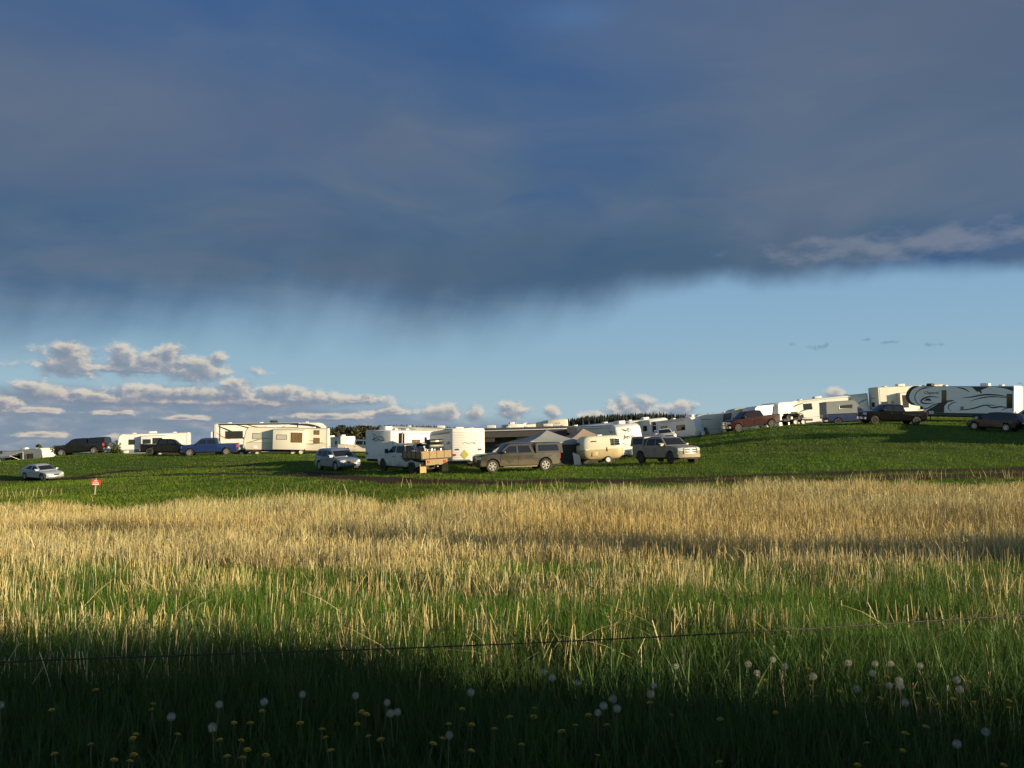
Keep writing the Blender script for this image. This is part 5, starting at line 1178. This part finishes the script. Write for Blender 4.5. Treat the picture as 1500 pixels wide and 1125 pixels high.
# ================================================================== TREES AND BUSHES
def leafy(name, label, cat, h, r, px, Y, m='leaf', n=1500, trunk=True, group=None, ls=.16, dz=0, X=None, clumps=9, zb=.3):
    o = empty(name, label, cat, group); cs = []
    for k in range(clumps):
        a = random.random() * 2 * PI; q = random.random() ** .5 * r * .62; z = h * (zb + (.92 - zb) * random.random()); sc = r * (.32 + .3 * random.random()) * (1.15 - .5 * abs(z / h - .55))
        cs.append((q * math.cos(a) * (1.25 - z / h * .7), q * math.sin(a) * (1.25 - z / h * .7), z, sc))
    K = rng.integers(0, clumps, n); c_ = np.array(cs)[K]; d = rng.normal(size=(n, 3)); d /= np.linalg.norm(d, axis=1)[:, None]; rad = (rng.random((n, 1)) ** .35)
    Pp = c_[:, :3] + d * rad * c_[:, 3:4] * np.array([1, 1, .8]); Pp[:, 2] = np.clip(Pp[:, 2], .08, h)
    u = rng.normal(size=(n, 3)); u /= np.linalg.norm(u, axis=1)[:, None]; v = np.cross(u, rng.normal(size=(n, 3))); v /= np.linalg.norm(v, axis=1)[:, None]
    s_ = ls * (.6 + .8 * rng.random((n, 1)))
    V = np.stack([Pp - u * s_ - v * s_ * .3, Pp - v * s_ * .7, Pp + u * s_, Pp + v * s_ * .7], 1).reshape(-1, 3)
    me = bpy.data.meshes.new('crown'); fast_mesh(me, V, np.arange(n * 4).reshape(-1, 4)); link('crown', me, m, o, 0)
    if trunk:
        b = MB().tube([(0, 0, -.3), (.05 * h * .1, 0, h * .3), (0, .03 * h, h * .7)], .035 * h * .6 + .03, 7, .02)
        for k in range(5): c1 = cs[k]; b.tube([(0, 0, h * (.25 + .07 * k)), (c1[0] * .5, c1[1] * .5, (c1[2] + h * .3) / 2), (c1[0], c1[1], c1[2])], .03 * h * .3 + .015, 5, .01)
        b.build('trunk', 'bark', o)
    if X is None: put(o, px, Y, random.random() * 360, tilt=False, dz=dz)
    else: o.location = (X, Y, H(X, Y) + dz)
    return o
leafy('round_tree', 'small round dark tree sticking up behind the far left cream trailer', 'tree', 5.0, 1.3, 59, 165, n=1300, ls=.17, zb=.5)
leafy('leafy_bush', 'dark bush at the very left edge below the horizon', 'bush', 3.6, 4.2, 3, 150, n=1800, ls=.2, trunk=True, zb=.15)
leafy('leafy_bush', 'dark green bush just left of the charcoal pickup hood', 'bush', 2.4, 1.3, 91, 118, n=2200, ls=.10, zb=.15)
leafy('leafy_bush', 'low green bush between the charcoal pickup tail and the white trailer nose', 'bush', 2.3, 1.5, 169, 116, n=2400, ls=.10, zb=.15)
leafy('leafy_bush', 'tiny dark bush tip left of the round tree', 'bush', 4.2, .8, 45, 168, n=400, ls=.15)
for i, (px, hh_, Y, lb) in enumerate(((484, 2.6, 190, 'olive tree rising right of the beige trailer tail'), (500, 3.8, 215, 'tallest olive tree above the tiny pale trailer'), (517, 3.0, 200, 'brownish olive tree over the bed of the two-tone pickup'), (533, 3.2, 210, 'dark olive tree left of the looping-line trailer roof'), (560, 2.6, 220, 'low olive tree peeping over the looping-line trailer roof'))):
    leafy('olive_tree', lb, 'tree', hh_ + 2, 2.6, px, Y, m='leafdry', n=1500, ls=.25, group='olive trees before the far forest')
# spruces: one mass on the hill, plus the individuals that stand clear on the skyline
def spruce_geo(h, r, seed, tiers=8, k=9):
    rs = np.random.default_rng(seed); V = []; F = []
    for i in range(tiers):
        f = i / (tiers - 1); z0_ = h * (.10 + .80 * f); rr = r * (1 - f) ** .85 + r * .06; zt = z0_ + h * .20; o_ = len(V)
        V.append((0, 0, min(zt, h)))
        for j in range(k * 2):
            a = 2 * PI * (j + rs.random() * .6) / (k * 2); q = rr * ((1.0 if j % 2 else .55) * (.8 + .4 * rs.random())); V.append((q * math.cos(a), q * math.sin(a), z0_ - (.03 * h if j % 2 else -.02 * h)))
        for j in range(k * 2): F.append((o_, o_ + 1 + j, o_ + 1 + (j + 1) % (k * 2)))
    return np.array(V), np.array(F)
BASE = [spruce_geo(1, .19, s) for s in range(6)] + [spruce_geo(1, .26, 77, 7), spruce_geo(1, .14, 78, 8)]
def skyrow(px): return float(np.interp(px, [430, 478, 500, 560, 640, 690, 725, 745, 770, 800, 850, 900, 960, 1000, 1030, 1080, 1140], [640, 625, 624, 622, 623, 628, 633, 635, 630, 618, 610, 606, 604, 606, 607, 604, 605]))
V = []; F = []; o_ = 0
for i in range(2300):
    px = 440 + 700 * rng.random(); Y = 560 + 120 * rng.random(); X = (px - 750) / FP * Y
    top = (660 - skyrow(px)) / FP * Y + .5 - 2.2 * rng.random() ** .7; zb = H(X, Y); hh_ = 7 + 6 * rng.random()
    v, f = BASE[rng.integers(0, 8)]; sc = hh_; a = rng.random() * 6.28; ca, sa = math.cos(a), math.sin(a)
    v2 = np.stack([X + (v[:, 0] * ca - v[:, 1] * sa) * sc * 1.3, Y + (v[:, 0] * sa + v[:, 1] * ca) * sc * 1.3, (top - hh_) + v[:, 2] * sc], 1)
    V.append(v2); F.append(f + o_); o_ += len(v2)
me = bpy.data.meshes.new('forest'); fast_mesh(me, np.concatenate(V), np.concatenate(F)); fo = link('forest', me, 'needle', None, 0)
tag(fo, 'dark distant conifer forest covering the low hill on the horizon', 'forest', kind='stuff')
# hill body under the forest so that the stand has ground beneath it
b = MB(); rows = []
for px in range(420, 1180, 10):
    col_ = []
    for Y, dd in ((480, 34), (540, 12), (560, 10), (700, 9), (760, 30)):
        X = (px - 750) / FP * Y; col_.append(b.b.verts.new((X, Y, (660 - skyrow(px)) / FP * Y - dd)))
    rows.append(col_)
for A, B in zip(rows, rows[1:]):
    for j in range(4): b.b.faces.new((A[j], A[j + 1], B[j + 1], B[j]))
o = b.build('forest_hill', gm, None, 60); tag(o, kind='structure')
SP = []
for i in range(6):
    v, f = BASE[i]; me = bpy.data.meshes.new('crown'); fast_mesh(me, v * np.array([1, 1, .93]) + np.array([0, 0, .07]), f); me.materials.append(M['needle'])
    t_ = MB().tube([(0, 0, -.12), (0, 0, .5)], .02, 6).build('trunk', 'bark'); tm = t_.data; bpy.data.objects.remove(t_); SP.append((me, tm))
sk = [(505, 5), (548, 3), (571, 2), (588, 6), (596, 5), (604, 7), (614, 5), (620, 6), (628, 6), (636, 5), (746, 4), (800, 5), (808, 6), (853, 7), (862, 6), (880, 8), (893, 6), (905, 7), (917, 6), (931, 6), (946, 7), (952, 5), (966, 9), (972, 8), (983, 9), (1004, 6), (1016, 4), (1024, 5), (1037, 8), (1045, 7), (1056, 6), (1066, 7), (1075, 5)]
near = ['over the looping-line trailer', 'over the long white fifth wheel', 'over the motorhome roof', 'over the lettered trailer front', 'over the bird-logo trailer', 'over the muddy silver pickup', 'over the pale far trailers']
ordw = ['first', 'second', 'third', 'fourth', 'fifth', 'sixth', 'seventh', 'eighth', 'ninth', 'tenth', 'eleventh', 'twelfth', 'thirteenth', 'fourteenth', 'fifteenth', 'sixteenth', 'seventeenth', 'eighteenth', 'nineteenth', 'twentieth']
tens = {2: 'twenty', 3: 'thirty', 4: 'forty', 5: 'fifty', 6: 'sixty', 7: 'seventy', 8: 'eighty', 9: 'ninety'}
def ordinal(i):
    i += 1
    if i <= 20: return ordw[i - 1]
    t_, u_ = divmod(i, 10)
    return {3: 'thirtieth', 4: 'fortieth', 5: 'fiftieth', 6: 'sixtieth', 7: 'seventieth', 8: 'eightieth', 9: 'ninetieth'}[t_] if u_ == 0 else tens[t_] + '-' + ordw[u_ - 1]
for i, (px, up_) in enumerate(sk):
    cm, tm = SP[i % 6]; e = bpy.data.objects.new('spruce_tree', None); C.objects.link(e)
    tag(e, 'dark spruce poking above the forest skyline, %s from the left' % ordinal(i), 'tree', 'spruces standing clear on the skyline')
    for nm, mm in (('crown', cm), ('trunk', tm)):
        c_ = bpy.data.objects.new(nm, mm); C.objects.link(c_); c_.parent = e
    Y = 552 + (i * 7) % 9; X = (px - 750) / FP * Y; hh_ = 11 + up_ * .7; top = (660 - skyrow(px) + up_ * .38) / FP * Y
    e.location = (X, Y, top - hh_); e.scale = (hh_ * .62 * (1 + .3 * math.sin(i * 2.7)), hh_ * .7, hh_); e.rotation_euler[2] = i * 1.3
leafy('roadside_tree', 'leafy tree past the right picture edge behind the tall white trailer', 'tree', 9, 3.2, 0, 61.5, X=59, n=2600, ls=.3, zb=.1, clumps=16)
leafy('roadside_tree', 'tall slim roadside tree far to the right of the frame, level with the ditch', 'tree', 11.5, 1.7, 0, 1.8, X=41, n=2200, ls=.24, zb=.12, clumps=14)
# roadside trees out of the frame behind us on the right: they throw the foreground shade
for i, (X, Y, hh_, r_) in enumerate(((12, -1.7, 3.4, 1.5), (15.5, -3.6, 5.5, 2.2), (19, -6.0, 7.5, 2.9), (23, -6.5, 9, 3.4), (28, -9.5, 10, 3.6), (22, -12, 9, 3.8), (30, -16, 11, 4.2), (16, -9, 6.5, 2.8), (12.5, -6.5, 5.0, 2.2), (37, -16, 11, 4))):
    leafy('roadside_tree', ['leafy'][0] + ' roadside tree behind the camera, %s of the clump' % ordinal(i), 'tree', hh_, r_, 0, Y, X=X, n=1500, ls=.30, zb=.06, clumps=16, group='roadside trees behind the camera')

# ================================================================== DANDELIONS AND WIRE
stemm = MB().tube([(0, 0, -.34), (.012, .004, -.18), (.004, 0, -.06), (0, 0, -.003)], .0034, 6, .0024).build('stem', 'stem'); stemm_d = stemm.data; bpy.data.objects.remove(stemm)
def puff_mesh():
    b = MB(); n = 95; gr = PI * (3 - 5 ** .5)
    for i in range(n):
        z = 1 - 2 * (i + .5) / n; q = math.sqrt(1 - z * z); a = gr * i; d = Vector((q * math.cos(a), q * math.sin(a), z))
        u = d.orthogonal().normalized(); v = d.cross(u); r0, r1 = .004, .0205
        w = .00022; b.b.faces.new([b.b.verts.new(d * r0 - u * w), b.b.verts.new(d * r0 + u * w), b.b.verts.new(d * r1 + u * w), b.b.verts.new(d * r1 - u * w)])
        for k in range(6):
            a2 = 2 * PI * k / 6 + i; e = u * math.cos(a2) + v * math.sin(a2); s_ = e.cross(d) * .00034
            b.b.faces.new([b.b.verts.new(d * r1 - s_), b.b.verts.new(d * r1 + s_), b.b.verts.new(d * (r1 + .0022) + e * .0052)])
    me = bpy.data.meshes.new('seed_head'); b.b.to_mesh(me); b.b.free(); me.materials.append(M['puff']); return me
def core_mesh():
    b = MB(); bmesh.ops.create_uvsphere(b.b, u_segments=10, v_segments=6, radius=.0048); me = bpy.data.meshes.new('seed_core'); b.b.to_mesh(me); b.b.free(); me.materials.append(M['seed']); return me
def bloom_mesh():
    b = MB(); 
    for ring, (n, L_, up_) in enumerate(((30, .019, .10), (26, .016, .35), (20, .012, .75), (14, .007, 1.3))):
        for i in range(n):
            a = 2 * PI * (i + .3 * ring + .2 * random.random()) / n; d = Vector((math.cos(a), math.sin(a), 0)); s_ = Vector((-math.sin(a), math.cos(a), 0)); ll = L_ * (.88 + .24 * random.random()); el_ = up_ + .15 * random.random()
            p0 = d * .002 + Vector((0, 0, .003 + .001 * ring)); p1 = p0 + (d * math.cos(el_) + Vector((0, 0, math.sin(el_)))) * ll
            b.b.faces.new([b.b.verts.new(p0 - s_ * .0006), b.b.verts.new(p0 + s_ * .0006), b.b.verts.new(p1 + s_ * .0014), b.b.verts.new(p1 - s_ * .0014)])
    me = bpy.data.meshes.new('flower_head'); b.b.to_mesh(me); b.b.free(); me.materials.append(M['petal']); return me
def calyx_mesh():
    b = MB(); prev = None
    for r_, z_ in ((.0025, -.008), (.006, -.003), (.0065, .001), (.004, .0035)):
        ring = [b.b.verts.new((r_ * math.cos(2 * PI * j / 10), r_ * math.sin(2 * PI * j / 10), z_)) for j in range(10)]
        if prev: 
            for j in range(10): b.b.faces.new((prev[j], prev[(j + 1) % 10], ring[(j + 1) % 10], ring[j]))
        prev = ring
    b.b.faces.new(prev); me = bpy.data.meshes.new('calyx'); b.b.to_mesh(me); b.b.free(); me.materials.append(M['sepal']); return me
PM, CM_, BM_, KM = puff_mesh(), core_mesh(), bloom_mesh(), calyx_mesh()
puffs = [(0,1034),(251,1051),(321,1033),(311,1066),(443,1018),(387,1029),(521,1020),(567,1030),(572,1046),(582,1044),(690,1015),(658,1078),(796,985),(809,994),(846,1001),(884,1035),(898,1025),(876,1045),(904,1039),(958,1005),(953,1018),(990,977),(1096,974),(1109,987),(1132,967),(1150,977),(1191,992),(1243,972),(1255,1010),(1278,987),(1282,973),(1305,973),(1317,998),(1319,1006),(1303,1005),(1348,976),(1402,997),(1406,1011),(1326,1030),(1444,1073),(1402,1091)]
blooms = [(140,1012),(76,1041),(224,1033),(222,1041),(199,1077),(195,1083),(133,1092),(80,1106),(196,1107),(190,1117),(260,1077),(312,1072),(322,1085),(353,1086),(362,1100),(333,1110),(355,1112),(343,1060),(367,1061),(167,1115),(384,1043),(440,1061),(472,1070),(477,1082),(530,1044),(537,1048),(523,1062),(540,1080),(558,1085),(485,1101),(389,1108),(677,1040),(657,1062),(691,1063),(724,1069),(634,1091),(747,1052),(648,1083),(690,1101),(783,1039),(782,1051),(862,1049),(889,1063),(843,1064),(823,1073),(764,1092),(875,1108),(952,1031),(984,1049),(1055,1055),(1054,1118),(1112,994),(1122,998),(1183,981),(1188,1007),(1197,1022),(1136,1045),(1230,1014),(1287,1006),(1289,1024),(1300,993),(1310,1005),(1345,1017),(1362,1025),(1374,1034),(1397,1025),(1419,1000),(1441,1012),(1427,1030),(1478,1028),(1478,1038),(1356,1066),(1326,1076),(1256,1122),(1470,1122),(1270,1090),(1322,1101)]
def flower(kind, px, py, i, n_):
    hh_ = .34 if kind == 'puff' else .27
    P = ground(px, py, hh_, 2.5, 12)
    e = bpy.data.objects.new('dandelion', None); C.objects.link(e); e.location = P - np.array([0, 0, 0]); 
    if kind == 'puff': tag(e, 'dandelion gone to white seed, %s seed head from the left' % ordinal(i), 'dandelion', 'dandelion seed heads in the dark front grass')
    else: tag(e, 'yellow dandelion in bloom, %s yellow flower from the left' % ordinal(i), 'dandelion', 'yellow dandelions in the dark front grass')
    tilt = .12 if kind == 'puff' else .5
    e.rotation_euler = (random.uniform(-tilt, tilt) * .5, random.uniform(-tilt, tilt) * .4, random.random() * 6.28); sc = random.uniform(.76, .98) * (P[1] / 5.2) ** .35; e.scale = (sc, sc, 1 if kind == 'puff' else 1)
    e.scale = (sc,) * 3
    s_ = bpy.data.objects.new('stem', stemm_d); C.objects.link(s_); s_.parent = e
    if kind == 'puff':
        c_ = bpy.data.objects.new('seed_head', PM); C.objects.link(c_); c_.parent = e; c_.location = (0, 0, .006)
        d_ = bpy.data.objects.new('seed_core', CM_); C.objects.link(d_); d_.parent = c_
        c_.location = (0, 0, .004)
    else:
        c_ = bpy.data.objects.new('flower_head', BM_); C.objects.link(c_); c_.parent = e
        d_ = bpy.data.objects.new('calyx', KM); C.objects.link(d_); d_.parent = c_
for i, (px, py) in enumerate(sorted(puffs)): flower('puff', px, py, i, len(puffs))
for i, (px, py) in enumerate(sorted(blooms)): flower('bloom', px, py, i, len(blooms))
# dried headless stalks standing where the last light reaches the roadside
dm = MB().tube([(0, 0, -.33), (.006, .004, -.2), (.0, -.004, -.08), (.008, 0, 0)], .0036, 6, .0022); dm.tube([(.006, .003, -.03), (.03, .01, .006)], .0016, 5); dmo = dm.build('stem', 'stake'); dmd = dmo.data; bpy.data.objects.remove(dmo)
for i, (px, py) in enumerate(sorted([(1147, 984), (1143, 992), (1134, 945), (1214, 950), (1297, 972), (1335, 1000), (1352, 984), (1390, 1004), (1415, 990), (1448, 984), (1206, 962), (1172, 958), (1265, 1020), (1372, 1018)])):
    e = bpy.data.objects.new('dry_weed', None); C.objects.link(e); e.location = ground(px, py, .33, 2.5, 12); e.rotation_euler = (random.uniform(-.12, .12), random.uniform(-.15, .15), random.random() * 6)
    tag(e, 'brown dried headless weed stalk at lower right, %s from the left' % ordinal(i), 'weed', 'dried weed stalks at the lower right')
    c_ = bpy.data.objects.new('stem', dmd); C.objects.link(c_); c_.parent = e
# sagging strand of barbed wire
WP = [at(px, py, Y) for px, py, Y in ((-260, 984, 4.0), (0, 970, 4.15), (300, 959, 4.35), (550, 951, 4.55), (750, 943, 4.75), (1000, 931, 5.0), (1200, 920, 5.3), (1440, 905, 5.7), (1560, 900, 5.9), (1700, 893, 6.2))]
o = empty('barbed_wire', 'thin dark strand of barbed wire sagging through the front grass', 'wire fence'); o.location = WP[0]
WP = [Vector(p) - Vector(WP[0]) for p in WP]; Q = []
for i in range(len(WP) - 1):
    p0, p1, p2, p3 = WP[max(i - 1, 0)], WP[i], WP[i + 1], WP[min(i + 2, len(WP) - 1)]
    for k in range(40):
        t = k / 40; Q.append(.5 * ((2 * p1) + (p2 - p0) * t + (2 * p0 - 5 * p1 + 4 * p2 - p3) * t * t + (3 * p1 - p0 - 3 * p2 + p3) * t ** 3))
b = MB()
for ph in (0, PI): b.tube([q + Vector((0, math.cos(i * .9 + ph) * .0022, math.sin(i * .9 + ph) * .0022)) for i, q in enumerate(Q)], .0021, 5)
b.build('strand', 'wire', o)
Ls = 0; nx = .06; bm_ = None
b = MB(); b.tube([(-.003, -.012, -.016), (.0, .004, .0), (.004, -.004, .018)], .0016, 4).tube([(.007, .012, -.015), (.004, -.004, 0), (.0, .006, .017)], .0016, 4).tube([(-.004, 0, 0), (.010, 0, 0)], .0046, 6); t_ = b.build('barb', 'wire'); bm_ = t_.data; bpy.data.objects.remove(t_)
nb = 0
for a, c_ in zip(Q, Q[1:]):
    l = (c_ - a).length
    while nx < Ls + l and nb < 98:
        q = a.lerp(c_, (nx - Ls) / l); d_ = bpy.data.objects.new('barb', bm_); C.objects.link(d_); d_.parent = o; d_.location = q; d_.rotation_euler = (nb * 1.7, 0, .2); nx += .125; nb += 1
    Ls += l
